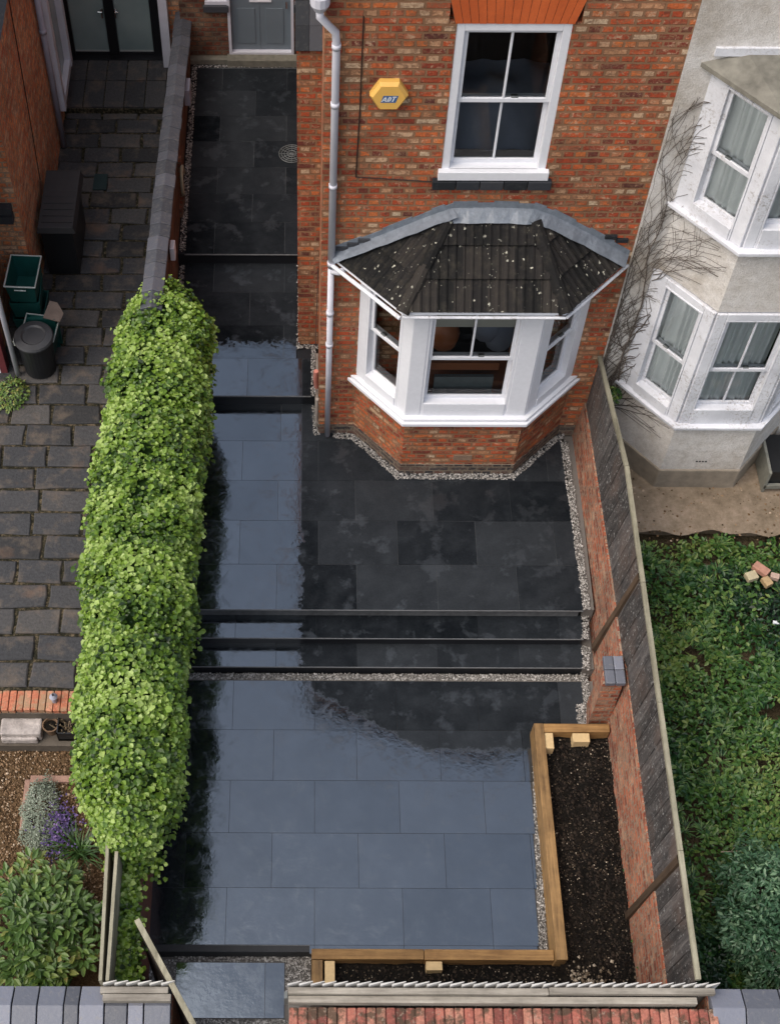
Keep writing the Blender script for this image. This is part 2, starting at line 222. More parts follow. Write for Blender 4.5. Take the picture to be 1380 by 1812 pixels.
# ------------------------------------------------------------------ geometry helpers
class MB:
    def __init__(s): s.v=[]; s.f=[]; s.t=[]; s.uvs=None
    def add(s,vs,fs,t=None):
        o=len(s.v); s.v+=[tuple(p) for p in vs]; t=R.random() if t is None else t
        for f in fs: s.f.append(tuple(i+o for i in f)); s.t.append(t)
        return s
    def obox(s,O,u,n,a0,a1,z0,z1,d0,d1,t=None):
        O,u,n=Vector(O),Vector(u),Vector(n); w=u.cross(n); 
        vs=[O+u*a+n*d+Vector((0,0,1))*z for z in (z0,z1) for a,d in ((a0,d0),(a1,d0),(a1,d1),(a0,d1))]
        fs=[(0,3,2,1),(4,5,6,7),(0,1,5,4),(1,2,6,5),(2,3,7,6),(3,0,4,7)]
        if u.cross(n).z<0: fs=[f[::-1] for f in fs]
        return s.add(vs,fs,t)
    def box(s,x0,x1,y0,y1,z0,z1,t=None): return s.obox((0,0,0),(1,0,0),(0,1,0),x0,x1,z0,z1,y0,y1,t)
    def prism(s,pts,z0,z1,t=None):
        n=len(pts); a=sum(pts[i][0]*pts[(i+1)%n][1]-pts[(i+1)%n][0]*pts[i][1] for i in range(n))
        if a<0: pts=pts[::-1]
        zf=lambda z,p: z(p) if callable(z) else z
        vs=[(p[0],p[1],zf(z0,p)) for p in pts]+[(p[0],p[1],zf(z1,p)) for p in pts]
        return s.add(vs,[tuple(range(n))[::-1],tuple(range(n,2*n))]+[(i,(i+1)%n,n+(i+1)%n,n+i) for i in range(n)],t)
    def quad(s,*p,t=None): return s.add(p,[tuple(range(len(p)))],t)
    def slab(s,pts,th,t=None):  # thick polygon: pts any plane, thickness along -normal
        P=[Vector(p) for p in pts]; n=(P[1]-P[0]).cross(P[2]-P[0]).normalized(); k=len(P)
        return s.add(P+[p-n*th for p in P],[tuple(range(k)),tuple(range(k,2*k))[::-1]]+[(i,k+i,k+(i+1)%k,(i+1)%k) for i in range(k)],t)
    def tube(s,pts,r,n=8,t=None,caps=True):
        P=[Vector(p) for p in pts]; rs=r if hasattr(r,'__len__') else [r]*len(P); vs=[]; fs=[]
        ax=None
        for i,p in enumerate(P):
            d=((P[i+1]-p).normalized() if i<len(P)-1 else Vector())+((p-P[i-1]).normalized() if i else Vector()); d.normalize()
            if ax is None: ax=d.orthogonal().normalized()
            ax=(ax-d*ax.dot(d)).normalized(); b=d.cross(ax)
            vs+=[p+(ax*math.cos(2*math.pi*j/n)+b*math.sin(2*math.pi*j/n))*rs[i] for j in range(n)]
        for i in range(len(P)-1):
            for j in range(n): fs.append((i*n+j,i*n+(j+1)%n,(i+1)*n+(j+1)%n,(i+1)*n+j))
        if caps: fs+=[tuple(range(n))[::-1],tuple(range((len(P)-1)*n,len(P)*n))]
        return s.add(vs,fs,t)
    def lathe(s,c,prof,n=24,t=None,tilt=None):
        vs=[]; fs=[]; c=Vector(c)
        for r,z in prof:
            for j in range(n):
                p=Vector((r*math.cos(2*math.pi*j/n),r*math.sin(2*math.pi*j/n),z))
                if tilt: p=tilt@p
                vs.append(c+p)
        for i in range(len(prof)-1):
            for j in range(n): fs.append((i*n+j,i*n+(j+1)%n,(i+1)*n+(j+1)%n,(i+1)*n+j))
        fs+=[tuple(range(n))[::-1],tuple(range((len(prof)-1)*n,len(prof)*n))]
        return s.add(vs,fs,t)
    def pebble(s,p,r,t=None):
        x,y,z=p; q=[R.uniform(.6,1.3)*r for _ in range(6)]; a=R.random()*3; ca,sa=math.cos(a),math.sin(a)
        vs=[(x+ca*q[0],y+sa*q[0],z),(x-sa*q[1],y+ca*q[1],z+r*.1),(x-ca*q[2],y-sa*q[2],z),(x+sa*q[3],y-ca*q[3],z-r*.1),(x+r*.1,y,z+q[4]*.75),(x,y,z-r*.6)]
        return s.add(vs,[(0,1,4),(1,2,4),(2,3,4),(3,0,4),(1,0,5),(2,1,5),(3,2,5),(0,3,5)],t)
    def leaf(s,p,n,L,Wd,t=None,fold=.25,d=None):
        n=n.normalized(); d=d or Vector((R.gauss(0,1),R.gauss(0,1),R.gauss(0,1))); d=(d-n*d.dot(n))
        if d.length<1e-4: d=n.orthogonal()
        d.normalize(); w=d.cross(n)
        a=p; b=p+d*L; m1=p+d*L*.35; m2=p+d*L*.72; l=n*(fold*Wd)
        vs=[a,m1+w*Wd*.5+l,m2+w*Wd*.38+l*.8,b-n*L*.06,m2-w*Wd*.38+l*.8,m1-w*Wd*.5+l,m1,m2]
        return s.add(vs,[(0,6,1),(6,7,2,1),(7,3,2),(0,5,6),(5,4,7,6),(4,3,7)],t)
    def build(s,name,mat,parent=None,smooth=False,bevel=0,uv=True,loc=None):
        me=bpy.data.meshes.new(name); V=s.v
        if parent is not None: o0=Vector(parent['_w']) if '_w' in parent else Vector(parent.matrix_world.translation)
        elif loc is not None: o0=Vector(loc)
        else:
            xs=[p[0] for p in V]; ys=[p[1] for p in V]; zs=[p[2] for p in V]; o0=Vector(((min(xs)+max(xs))/2,(min(ys)+max(ys))/2,min(zs)))
        me.from_pydata([(p[0]-o0.x,p[1]-o0.y,p[2]-o0.z) for p in V],[],s.f)
        at=me.attributes.new('tint','FLOAT','FACE'); at.data.foreach_set('value',s.t)
        if uv:
            ul=me.uv_layers.new(name='UVMap'); k=0; out=[0.]*(2*len(me.loops))
            for pl in me.polygons:
                n=pl.normal
                if abs(n.z)>.8:
                    for li in pl.loop_indices: p=V[me.loops[li].vertex_index]; out[2*li]=p[0]; out[2*li+1]=p[1]
                else:
                    tx,ty=-n.y,n.x; q=math.hypot(tx,ty) or 1; tx/=q; ty/=q
                    for li in pl.loop_indices: p=V[me.loops[li].vertex_index]; out[2*li]=p[0]*tx+p[1]*ty; out[2*li+1]=p[2]
            ul.data.foreach_set('uv',out)
        if smooth: me.polygons.foreach_set('use_smooth',[True]*len(me.polygons))
        me.materials.append(mat); o=bpy.data.objects.new(name,me); COL.objects.link(o); o['_w']=tuple(o0)
        if parent is not None: o.parent=parent
        else: o.location=o0
        if bevel:
            b=o.modifiers.new('bevel','BEVEL'); b.width=bevel; b.segments=2; b.limit_method='ANGLE'; b.angle_limit=rad(40)
        return o
def tag(o,label,cat,group=None):
    o['label']=label; o['category']=cat
    if group: o['group']=group
    return o
def struct(o): o['kind']='structure'; return o
def thing(name,label,cat,loc,group=None):
    o=bpy.data.objects.new(name,None); COL.objects.link(o); o.location=loc; o['_w']=tuple(loc); o.empty_display_size=.2; return tag(o,label,cat,group)
X_,Y_=Vector((1,0,0)),Vector((0,1,0))
def wall_open(mb,x0,x1,z0,z1,y,th,openings):
    """wall facing -Y, front face at y, built round rectangular openings (xa,xb,za,zb)"""
    cur=x0
    for xa,xb,za,zb in sorted(openings):
        mb.box(cur,xa,y,y+th,z0,z1,.5); 
        if za>z0: mb.box(xa,xb,y,y+th,z0,za,.5)
        if zb<z1: mb.box(xa,xb,y,y+th,zb,z1,.5)
        cur=xb
    mb.box(cur,x1,y,y+th,z0,z1,.5)
def sash(parent,O,u,n,a0,a1,z0,z1,mat,bars=1,fw=.055,sillh=.09,name='window',d=0.,lowbars=None,mid=.5):
    """sash window: frame, two sashes (upper one outermost), glazing bars, panes. u along, n outward."""
    f=MB(); o=lambda mb,*a:mb.obox(O,u,n,*a)
    o(f,a0,a0+fw,z0,z1,d-.10,d+.02); o(f,a1-fw,a1,z0,z1,d-.10,d+.02); o(f,a0+fw,a1-fw,z1-fw,z1,d-.10,d+.02); o(f,a0+fw,a1-fw,z0,z0+sillh,d-.10,d+.03)
    fr=f.build(name,mat,parent,bevel=.004); i0,i1,b,t=a0+fw,a1-fw,z0+sillh,z1-fw; zm=b+(t-b)*mid; st=.04
    for nm,za,zb,dd,nb in (('upper_sash',zm-.02,t,-.015,bars),('lower_sash',b,zm+.02,-.06,bars if lowbars is None else lowbars)):
        q=MB(); o(q,i0,i0+st,za,zb,d+dd-.035,d+dd); o(q,i1-st,i1,za,zb,d+dd-.035,d+dd); o(q,i0+st,i1-st,zb-st,zb,d+dd-.035,d+dd); o(q,i0+st,i1-st,za,za+st*1.1,d+dd-.035,d+dd)
        for k in range(nb):
            c=i0+(i1-i0)*(k+1)/(nb+1); o(q,c-.011,c+.011,za+st*1.1,zb-st,d+dd-.03,d+dd-.003)
        q.build(nm,mat,fr,bevel=.003); g=MB(); OO,uu,nn=Vector(O),Vector(u),Vector(n); pp=lambda a,z:OO+uu*a+nn*(d+dd-.02)+Vector((0,0,z)); q4=[pp(i0+st-.004,za+st*1.1-.004),pp(i1-st+.004,za+st*1.1-.004),pp(i1-st+.004,zb-st+.004),pp(i0+st-.004,zb-st+.004)]
        if (q4[1]-q4[0]).cross(q4[2]-q4[0]).dot(nn)<0: q4=q4[::-1]
        g.add(q4,[(0,1,2,3)],.5); g.build('pane',GLASS,fr)
    c=MB(); cx=(i0+i1)/2+.12*(i1-i0); o(c,cx-.03,cx+.03,zm+.02,zm+.035,d-.058,d-.02); c.build('catch',METAL,fr)
    return fr
def curtain(parent,O,u,n,a0,a1,z0,z1,d,folds,mat=None,amp=.03):
    mb=MB(); N=int(folds*8); O,u,n=Vector(O),Vector(u),Vector(n); vs=[]
    for i in range(N+1):
        a=a0+(a1-a0)*i/N; ph=R.uniform(.7,1.3)
        for z in (z0,z1): 
            dd=d+amp*math.sin(i/8*2*math.pi+math.sin(i*.3)*1.2)*ph; vs.append(O+u*(a+(.03*math.sin(i*.21) if z==z0 else 0))+n*dd+Vector((0,0,z)))
    mb.add(vs,[(2*i,2*i+2,2*i+3,2*i+1) for i in range(N)],.5); return mb.build('curtain',mat or CURTAIN,parent,smooth=True)
def gravel(mb,x0,x1,y0,y1,z,dens=7000,r=.0105,lump=.012):
    n=int((x1-x0)*(y1-y0)*dens)
    for _ in range(n):
        x=R.uniform(x0,x1); y=R.uniform(y0,y1); mb.pebble((x,y,z+R.random()*lump),r*R.uniform(.6,1.35))
def gravel_line(mb,a,b,w,z,dens=7000,r=.0105,lump=.012):
    a,b=Vector(a),Vector(b); d=b-a; L=d.length; d.normalize(); nn=Vector((-d.y,d.x))
    for _ in range(int(L*w*dens)):
        s=R.random()*L; k=w/2*(1+.18*noise.noise(Vector((s*5,a.x,a.y))))
        p=a+d*s+nn*R.uniform(-k,k); mb.pebble((p.x,p.y,z+R.random()*lump),r*R.uniform(.6,1.35))

# ================================================================== SETTING
g=MB(); g.box(-120,120,-120,120,-.62,-.6,.5); g.box(-2.9,6.6,-4.6,-3.7,-.6,-.35,.4); struct(g.build('ground',EARTH))
# ---- dark slab paving
mb_j=[]
def paving(mb,rows,z,x0,x1,pitch=.9,gap=.004,th=.02,tilt=.0022):
    """rows: (ya,yb,phase[,xa,xb]) each row of slabs with joints at phase + k*pitch"""
    for row in rows:
        ya,yb,ph=row[:3]; xa,xb=(row[3],row[4]) if len(row)>3 else (x0,x1)
        k=math.floor((xa-ph)/pitch); c=xa
        while c<xb-.01:
            e=min(xb,ph+(k+1)*pitch); k+=1
            if e-c<.03: c=max(c,e) if e>c else c; continue
            tx,ty=R.gauss(0,tilt),R.gauss(0,tilt); cx,cy=(c+e)/2,(ya+yb)/2; b=.003
            t=R.random(); zz=lambda x,y:z+tx*(x-cx)+ty*(y-cy)
            X0,X1,Y0,Y1=c+gap/2,e-gap/2,ya+gap/2,yb-gap/2
            o=[(X0,Y0),(X1,Y0),(X1,Y1),(X0,Y1)]
            vs=[(x,y,z-th) for x,y in o]+[(x,y,zz(x,y)) for x,y in o]
            mb.add(vs,[(0,1,5,4),(1,2,6,5),(2,3,7,6),(3,0,4,7),(4,5,6,7)],t); c=e
        mb_j.append((xa,xb,ya,yb,z))
XL=-.85
p=MB(); paving(p,[(.0,.609,0,XL,3.87),(-.6,0,.456,XL,3.25),(-1.2,-.6,0,XL,3.22),(-1.8,-1.2,.456,XL,3.19),(-2.4,-1.8,0,XL,3.16),(-2.485,-2.4,0,.85,3.14)],0,XL,3.25)
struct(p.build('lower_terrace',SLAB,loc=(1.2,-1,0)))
p=MB(); p.box(XL-.05,3.1,-2.47,0,-.35,-.004); p.box(3.3,3.86,0,.60,-.35,-.0045); p.box(XL-.05,3.3,0,.605,-.35,-.005); struct(p.build('terrace_base',GROUT))
def tread(z,ya,yb,ph,base,nm):
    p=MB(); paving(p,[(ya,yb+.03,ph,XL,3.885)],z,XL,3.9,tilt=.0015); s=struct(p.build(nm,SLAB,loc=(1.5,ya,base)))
    q=MB(); q.box(XL-.05,3.87,ya+.016,yb+.02,base-.1,z-.005); struct(q.build('step_riser',RISER)); 
    q=MB(); q.box(XL,3.88,ya-.004,ya+.0015,z-.018,z-.001); struct(q.build('step_nosing',NOSE))
tread(.15,.703,.985,.47,0,'garden_step'); tread(.30,.985,1.265,.015,.15,'garden_step')
p=MB(); paving(p,[(1.262,1.86,.47,XL,3.88),(1.86,2.46,.04,XL,3.87),(2.46,3.03,.47,XL,3.86),(3.03,3.61,.04,XL,3.84),(3.61,4.18,.49,XL,3.82)],.45,XL,3.9)
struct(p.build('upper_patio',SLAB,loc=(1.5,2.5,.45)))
q=MB(); q.box(XL-.05,3.84,1.28,4.25,0,.4455); struct(q.build('patio_base',JOINTL)); q=MB(); q.box(XL,3.88,1.258,1.2635,.432,.449); struct(q.build('step_nosing',NOSE))
PX0=-.76
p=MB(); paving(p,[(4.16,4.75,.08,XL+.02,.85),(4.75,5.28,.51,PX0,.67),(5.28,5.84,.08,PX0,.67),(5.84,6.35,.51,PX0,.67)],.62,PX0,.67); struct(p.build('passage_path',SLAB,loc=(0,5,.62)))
q=MB(); q.box(-.88,.93,4.176,6.361,.3,.599); struct(q.build('passage_base',RISER)); q=MB(); q.box(-.74,.66,4.19,6.33,.60,.6165); struct(q.build('passage_joints',JOINTL)); q=MB(); q.box(XL+.02,.85,4.155,4.1615,.602,.619); struct(q.build('step_nosing',NOSE))
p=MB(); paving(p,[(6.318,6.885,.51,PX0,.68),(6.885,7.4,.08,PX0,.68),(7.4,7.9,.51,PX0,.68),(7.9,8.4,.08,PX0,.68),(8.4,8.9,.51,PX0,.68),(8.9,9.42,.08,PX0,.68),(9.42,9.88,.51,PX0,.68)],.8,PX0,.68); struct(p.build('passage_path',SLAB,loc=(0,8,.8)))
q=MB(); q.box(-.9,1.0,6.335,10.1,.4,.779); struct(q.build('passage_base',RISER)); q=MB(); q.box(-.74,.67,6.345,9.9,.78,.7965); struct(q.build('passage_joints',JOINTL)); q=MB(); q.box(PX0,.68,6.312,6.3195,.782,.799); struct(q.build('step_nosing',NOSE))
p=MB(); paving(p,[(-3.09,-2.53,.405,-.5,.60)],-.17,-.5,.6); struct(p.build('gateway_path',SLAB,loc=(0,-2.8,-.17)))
q=MB(); q.box(-.95,.87,-3.75,-2.395,-.55,-.187); struct(q.build('gateway_base',GRAVB)); q=MB(); q.box(-.2,.85,-2.404,-2.4,-.018,-.003); q.box(.855,3.14,-2.489,-2.485,-.018,-.003); struct(q.build('step_nosing',NOSE))
# ---- gravel margins (could not be counted)
G=MB()
gravel(G,XL,3.88,.62,.70,-.004); gravel(G,3.885,3.95,.70,1.3,.01); gravel_line(G,(3.90,.98),(3.93,1.29),.08,.3); gravel_line(G,(3.905,.68),(3.93,.98),.09,.15)
gravel_line(G,(3.92,1.27),(3.875,3.62),.085,.455); gravel(G,3.87,3.95,.28,.72,0); gravel(G,3.78,3.90,.0,.33,.0)
gravel_line(G,(3.31,-.03),(3.195,-2.46),.085,-.002)
O=.085; gravel_line(G,(1.12,3.69),(1.38,3.68),.08,.452); gravel_line(G,(1.35,3.68),(1.885,3.095),.085,.452); gravel_line(G,(1.86,3.095),(3.25,3.095),.085,.452); gravel_line(G,(3.22,3.095),(3.79,3.67),.085,.452); gravel_line(G,(3.74,3.68),(3.88,3.69),.07,.452)
gravel_line(G,(-.80,4.9),(-.80,6.3),.06,.62,4500); gravel_line(G,(-.79,6.36),(-.79,9.9),.07,.8,4500); gravel_line(G,(-.8,9.92),(.7,9.92),.05,.8,4500)
gravel_line(G,(.69,4.88),(.69,6.3),.03,.62,3500); gravel_line(G,(.69,4.93),(.94,4.93),.06,.622,6500); gravel_line(G,(.88,4.16),(.88,4.93),.05,.625,6500); gravel_line(G,(.92,3.70),(.90,4.14),.07,.455,6500)
gravel(G,-.55,.86,-2.52,-2.405,-.175); gravel(G,.61,.86,-2.9,-2.5,-.175); gravel(G,-.3,.66,-3.3,-3.1,-.178); gravel_line(G,(-.885,-1.4),(-.86,-2.5),.07,-.01,6500)
gravel(G,-.78,-.5,-2.95,-2.5,-.19,2500)
o=G.build('pale_gravel',GRAV,uv=False,loc=(1,1,0)); o['kind']='stuff'; tag(o,'pale grey gravel margins round the dark slabs and bay','gravel')
q=MB(); q.box(XL,3.9,.6105,.7,-.3,-.006); q.box(3.875,4.0,.7,1.28,-.2,.125); q.box(3.88,4.0,1.28,3.7,.2,.445); q.box(3.78,4.0,-.05,.62,-.2,-.005); q.box(3.15,3.3,-2.49,-.0,-.2,-.02); struct(q.build('gravel_bed',GRAVB))

# ================================================================== RED BRICK HOUSE
YF=3.735; XA,XB=.94,4.098
H=thing('brick_house','red brick house with a white sash bay window under a mossy tiled roof','house',(2.5,3.8,.45))
mb=MB(); wall_open(mb,XA,XB,.62,3.6,YF,.22,[(2.02,3.08,1.5,3.2)]); wall_open(mb,XA,XB,3.6,5.9,YF,.22,[(2.07,3.06,4.40,5.9)]); mb.box(XA,2.07,YF,YF+.22,5.9,6.08,.5); mb.box(3.06,XB,YF,YF+.22,5.9,6.08,.5)
mb.box(XA,XB,YF,YF+.22,6.33,6.4,.5); mb.box(XA,2.0,YF,YF+.22,6.08,6.33,.5); mb.box(3.13,XB,YF,YF+.22,6.08,6.33,.5)
AX,AZ=3.9,8.55
mb.add([(XA,YF,6.4),(XB,YF,6.4),(XB,YF,AZ-.25),(AX,YF,AZ-.16),(XA,YF,6.62)],[(0,1,2,3,4)],.5)
mb.build('wall',B_RED,H)
mb=MB(); mb.box(XA,XA+.22,YF+.22,10.0,.45,6.6,.5); mb.build('side_wall',B_RED,H)
mb=MB(); mb.box(XA-.004,XB,YF-.004,YF+.2,.40,.62,.5); mb.build('damp_course',B_BLUE,H)
mb=MB(); mb.box(.69,XA+.01,5.0,6.9,.6,4.86,.5); mb.build('chimney_breast',B_RED,H)
mb=MB()   # slates on the chimney breast shoulder
for k in range(9):
    y=4.96+k*.19; z=4.86+k*.14
    for j in range(2):
        xa=.675+.14*j+(0 if k%2 else -.0); xb=min(XA,xa+.138+(.0 if j==0 else .1)); mb.slab([(xa,y,z),(xb,y,z),(xb,y+.23,z+.165),(xa,y+.23,z+.165)],.014)
mb.build('shoulder_slates',SLATED,H,bevel=.003)
mb=MB(); mb.prism([(.69,5.02),(XA,5.02),(XA,6.7),(.69,6.7)],4.8,lambda p:4.86+(p[1]-5.02)*.72-.01,.5); mb.build('shoulder',B_RED,H)
mb=MB()   # main gable roof, ridge runs back
for sx,ex,ez in ((-1,.80,6.66),(1,7.3,6.3)):
    pts=[(ex,3.60,ez),(AX,3.60,AZ),(AX,10.4,AZ),(ex,10.4,ez)]; mb.slab(pts if sx>0 else pts[::-1],.12,.4)
mb.build('roof',SLATED,H)
mb=MB(); mb.tube([(.80,3.66,6.60),(.80,10,6.60)],.055,8); mb.build('gutter',PVC,H)
mb=MB(); mb.box(XB,7.0,YF+.23,10,0,5.6); mb.box(XA+.22,XB-.01,YF+3,10,.45,5.6); mb.build('rear_rooms',ROOM,H)
# rubbed brick flat arch
mb=MB()
for k in range(15):
    f0,f1=k/15+.0022,(k+1)/15-.0022; ba,bb=2.055+1.02*f0,2.055+1.02*f1; ta,tb=1.98+1.17*f0,1.98+1.17*f1; y=YF-.006-R.random()*.002
    mb.add([(ba,y,6.08),(bb,y,6.08),(tb,y,6.36),(ta,y,6.36),(ba,YF+.1,6.08),(bb,YF+.1,6.08),(tb,YF+.1,6.36),(ta,YF+.1,6.36)],[(0,1,2,3),(1,0,4,5),(0,3,7,4),(2,1,5,6),(3,2,6,7)])
mb.build('window_arch',ORANGE,H); mb=MB(); mb.add([(2.05,YF-.002,6.08),(3.08,YF-.002,6.08),(3.15,YF-.002,6.36),(1.98,YF-.002,6.36)],[(0,1,2,3)],.5); mb.build('arch_joints',B_DARK,H)
# upper window
w=sash(H,(0,YF+.005,0),X_,-Y_,2.07,3.06,4.40,6.075,WHITE,1,fw=.075,sillh=.10,d=-.02,mid=.5)
mb=MB(); mb.box(2.04,3.09,YF-.055,YF+.01,4.40,4.50); mb.build('sill',WHITE,w,bevel=.006)
mb=MB()
for k in range(5): mb.box(1.995+k*.2285,1.99+(k+1)*.2285,YF-.06,YF+.05,4.285,4.385)
mb.build('tile_sill',SLATED,H,bevel=.008)
def room(x0,x1,y0,y1,z0,z1):
    m2=MB(); a,b=(x0,y0),(x1,y1)
    m2.add([(x0,y0,z0),(x1,y0,z0),(x1,y1,z0),(x0,y1,z0),(x0,y0,z1),(x1,y0,z1),(x1,y1,z1),(x0,y1,z1)],[(0,1,2,3),(7,6,5,4),(0,3,7,4),(1,5,6,2),(3,2,6,7)],.5); return m2.build('room',ROOM,H)
room(1.3,3.9,YF+.225,YF+2.6,4.05,6.3); room(1.3,3.95,YF+.228,YF+2.6,.9,3.35)
mb=MB(); vs=[]; NX,NY=22,12
for j in range(NY+1):
    for i in range(NX+1):
        x=2.02+1.1*i/NX; y=YF+.26+.75*j/NY; z=4.5+.42*math.sin(min(1,j/NY*1.6)*1.57)+.05*noise.noise(Vector((x*6,y*6,1)))+.04*math.sin(x*14+y*5)*(.5 if j>3 else .2); vs.append((x,y,z))
mb.add(vs,[(j*(NX+1)+i,j*(NX+1)+i+1,(j+1)*(NX+1)+i+1,(j+1)*(NX+1)+i) for j in range(NY) for i in range(NX)],.5); mb.build('bedding',CLOTH,H,smooth=True)
# bay: brick base
P0,P1,P2,P3=(1.36,YF),(1.90,3.147),(3.216,3.147),(3.80,YF)
mb=MB(); mb.prism([P0,P1,P2,P3],.62,1.42,.5); mb.build('bay_wall',B_RED,H)
def offs(o):
    c,s=.7071,.7071; k=o*.4142
    return [(P0[0]-o*c-o*s*.7,YF),(P1[0]-k,P1[1]-o),(P2[0]+k,P2[1]-o),(P3[0]+o*1.3,YF)]
mb=MB(); mb.prism(offs(.012),.44,.63,.5); mb.build('bay_damp_course',B_BLUE,H)
mb=MB(); mb.box(2.50,2.72,3.141,3.16,.70,.80); mb.build('air_brick',plain('clay_vent',(.24,.16,.11),.9,.3,60,.006),H,bevel=.004)
mb=MB(); mb.prism(offs(.085),1.42,1.475); mb.prism(offs(.055),1.475,1.52); mb.build('bay_sill',WHITE,H,bevel=.01)
mb=MB(); pin=offs(-.24)
mb.prism([(1.62,YF-.001),(1.99,3.36),(3.13,3.36),(3.53,YF-.001)],1.521,1.53); mb.build('window_board',WHITE,H)
PA=Vector((P1[0],P1[1],0)); uL=(Vector((P0[0],P0[1],0))-PA).normalized(); nL=Vector((-1,-1,0)).normalized(); nL=Vector((uL.y,-uL.x,0)); nL=nL if nL.y<0 else -nL
PB=Vector((P2[0],P2[1],0)); uR=(Vector((P3[0],P3[1],0))-PB).normalized(); nR=Vector((uR.y,-uR.x,0)); nR=nR if nR.y<0 else -nR
LL=(Vector((P0[0],P0[1],0))-PA).length; LR=(Vector((P3[0],P3[1],0))-PB).length
mb=MB(); mb.box(1.885,2.055,3.15,3.27,1.52,3.30); mb.box(3.01,3.22,3.15,3.27,1.52,3.30)
mb.obox(PA,uL,nL,.02,.16,1.52,3.3,-.12,.0); mb.obox(PA,uL,nL,LL-.12,LL+.02,1.52,3.3,-.12,0); mb.obox(PB,uR,nR,.02,.16,1.52,3.3,-.12,0); mb.obox(PB,uR,nR,LR-.12,LR+.02,1.52,3.3,-.12,0)
mb.box(2.055,3.01,3.15,3.27,3.17,3.30); mb.obox(PA,uL,nL,.16,LL-.12,3.17,3.3,-.12,0); mb.obox(PB,uR,nR,.16,LR-.12,3.17,3.3,-.12,0); mb.build('bay_posts',WHITE,H,bevel=.008)
w=sash(H,(0,3.165,0),X_,-Y_,2.055,3.01,1.52,3.17,WHITE,1,fw=.028,sillh=.2,d=-.01,lowbars=0,mid=.49)
w=sash(H,PA,uL,nL,.16,LL-.12,1.52,3.17,WHITE,0,fw=.028,sillh=.13,d=-.02,mid=.49); w['label']='left angled window of the bay'
w=sash(H,PB,uR,nR,.16,LR-.12,1.52,3.17,WHITE,0,fw=.028,sillh=.13,d=-.02,mid=.49); w['label']='right angled window of the bay'
mb=MB(); mb.prism([P0,P1,P2,P3],3.30,3.345); mb.build('bay_ceiling',WHITE,H)
mb=MB(); mb.box(2.08,2.99,3.235,3.24,2.86,3.16); mb.build('blind',BLIND,H)
mb=MB(); mb.box(2.0,3.1,3.45,3.75,1.55,1.75); mb.box(2.1,2.9,3.44,3.48,1.95,2.06); mb.build('desk',BROWNF,H); mb=MB(); mb.box(2.2,2.85,3.38,3.42,1.56,1.90); mb.build('picture_frame',plain('grey_frame',(.16,.18,.18),.5,.2,10,0),H)
for xx,zz,mm in ((2.3,2.3,BLIND),(2.75,2.45,CLOTH),(2.9,2.3,CLOTH)):
    mb=MB(); mb.lathe((xx,3.75,zz-.3),[(.02,0),(.14,.05),(.17,.2),(.13,.35),(.03,.42)],12); mb.build('cushion',CLOTH if mm is CLOTH else BROWNF,H,smooth=True)
# bay roof
ET,RT=3.36,3.97
EL0,EL1,ER1,ER0=Vector((1.07,YF-.01,3.33)),Vector((1.745,2.965,ET)),Vector((3.37,2.965,ET)),Vector((4.05,YF-.01,3.30))
RL,RR=Vector((2.24,YF-.01,RT)),Vector((3.00,YF-.01,RT))
def tiled(mb,A,B,C,D,courses=3,pitch=.085,step=.034):
    """ribbed tile plane: A,B eave ends, C,D upper ends (C above B); strips clipped to the outline"""
    u=(B-A).normalized(); n=(B-A).cross(D-A).normalized(); 
    if n.z<0: n=-n
    v=n.cross(u).normalized(); v=v if v.z>0 else -v
    P=[((q-A).dot(u),(q-A).dot(v)) for q in (A,B,C,D)]; vmax=max(P[2][1],P[3][1]); smin=min(p[0] for p in P); smax=max(p[0] for p in P)
    def rng(s):
        ys=[]
        for i in range(4):
            (a,b),(c,d)=P[i],P[(i+1)%4]
            if abs(a-c)>1e-6 and min(a,c)-1e-6<=s<=max(a,c)+1e-6: ys.append(b+(d-b)*(s-a)/(c-a))
        return (min(ys),max(ys)) if len(ys)>1 else (0,0)
    N=int((smax-smin)/.014)
    for k in range(courses):
        va,vb=vmax*k/courses,vmax*(k+1)/courses+.03; off=(k%2)*pitch; vs=[]; fs=[]; prev=None; t=[R.random() for _ in range(200)]
        for i in range(N+1):
            s=smin+1e-4+(smax-smin-2e-4)*i/N; lo,hi=rng(s); a,b=max(va,lo),min(vb,hi)
            ph=((s+off)/pitch)%1; h=.016*max(0,math.cos(2*math.pi*ph))**.7 if math.cos(2*math.pi*ph)>0 else 0
            if b-a<.004: prev=None; continue
            lift=lambda vv:step*(1-(vv-va)/(vb-va))+h+.012
            pts=[A+u*s+v*a+n*(lift(a)-.03),A+u*s+v*a+n*lift(a),A+u*s+v*b+n*lift(b)]
            o=len(mb.v); mb.v+=[tuple(q) for q in pts]
            if prev is not None:
                tt=t[int((s+off)/(pitch*2))%200]
                for f in ((prev+1,o+1,o+2,prev+2),(prev,o,o+1,prev+1)): mb.f.append(f); mb.t.append(tt)
            prev=o
mb=MB(); tiled(mb,EL1,ER1,RR,RL); tiled(mb,EL0,EL1,RL,RL-Vector((.02,0,.01))); tiled(mb,ER1,ER0,RR+Vector((.02,0,-.01)),RR); br=mb.build('bay_roof',TILE,H)
for a,b in ((EL1,RL),(ER1,RR)):
    b=a+(b-a)*.88; mb=MB(); d=(b-a)/4
    for k in range(4):
        q0=a+d*k+Vector((0,0,.03)); q1=a+d*(k+1.08)+Vector((0,0,.045)); mb.tube([q0-Vector((0,0,.03)),q1-Vector((0,0,.03))],[.075,.062],10)
    mb.build('hip_tiles',TILE,br)
mb=MB(); mb.add([tuple(q-Vector((0,0,.03))) for q in (EL0,EL1,ER1,ER0,RR,RL)],[(0,1,2,3,4,5)],.5); 
fo=Vector((0,0,-.035))
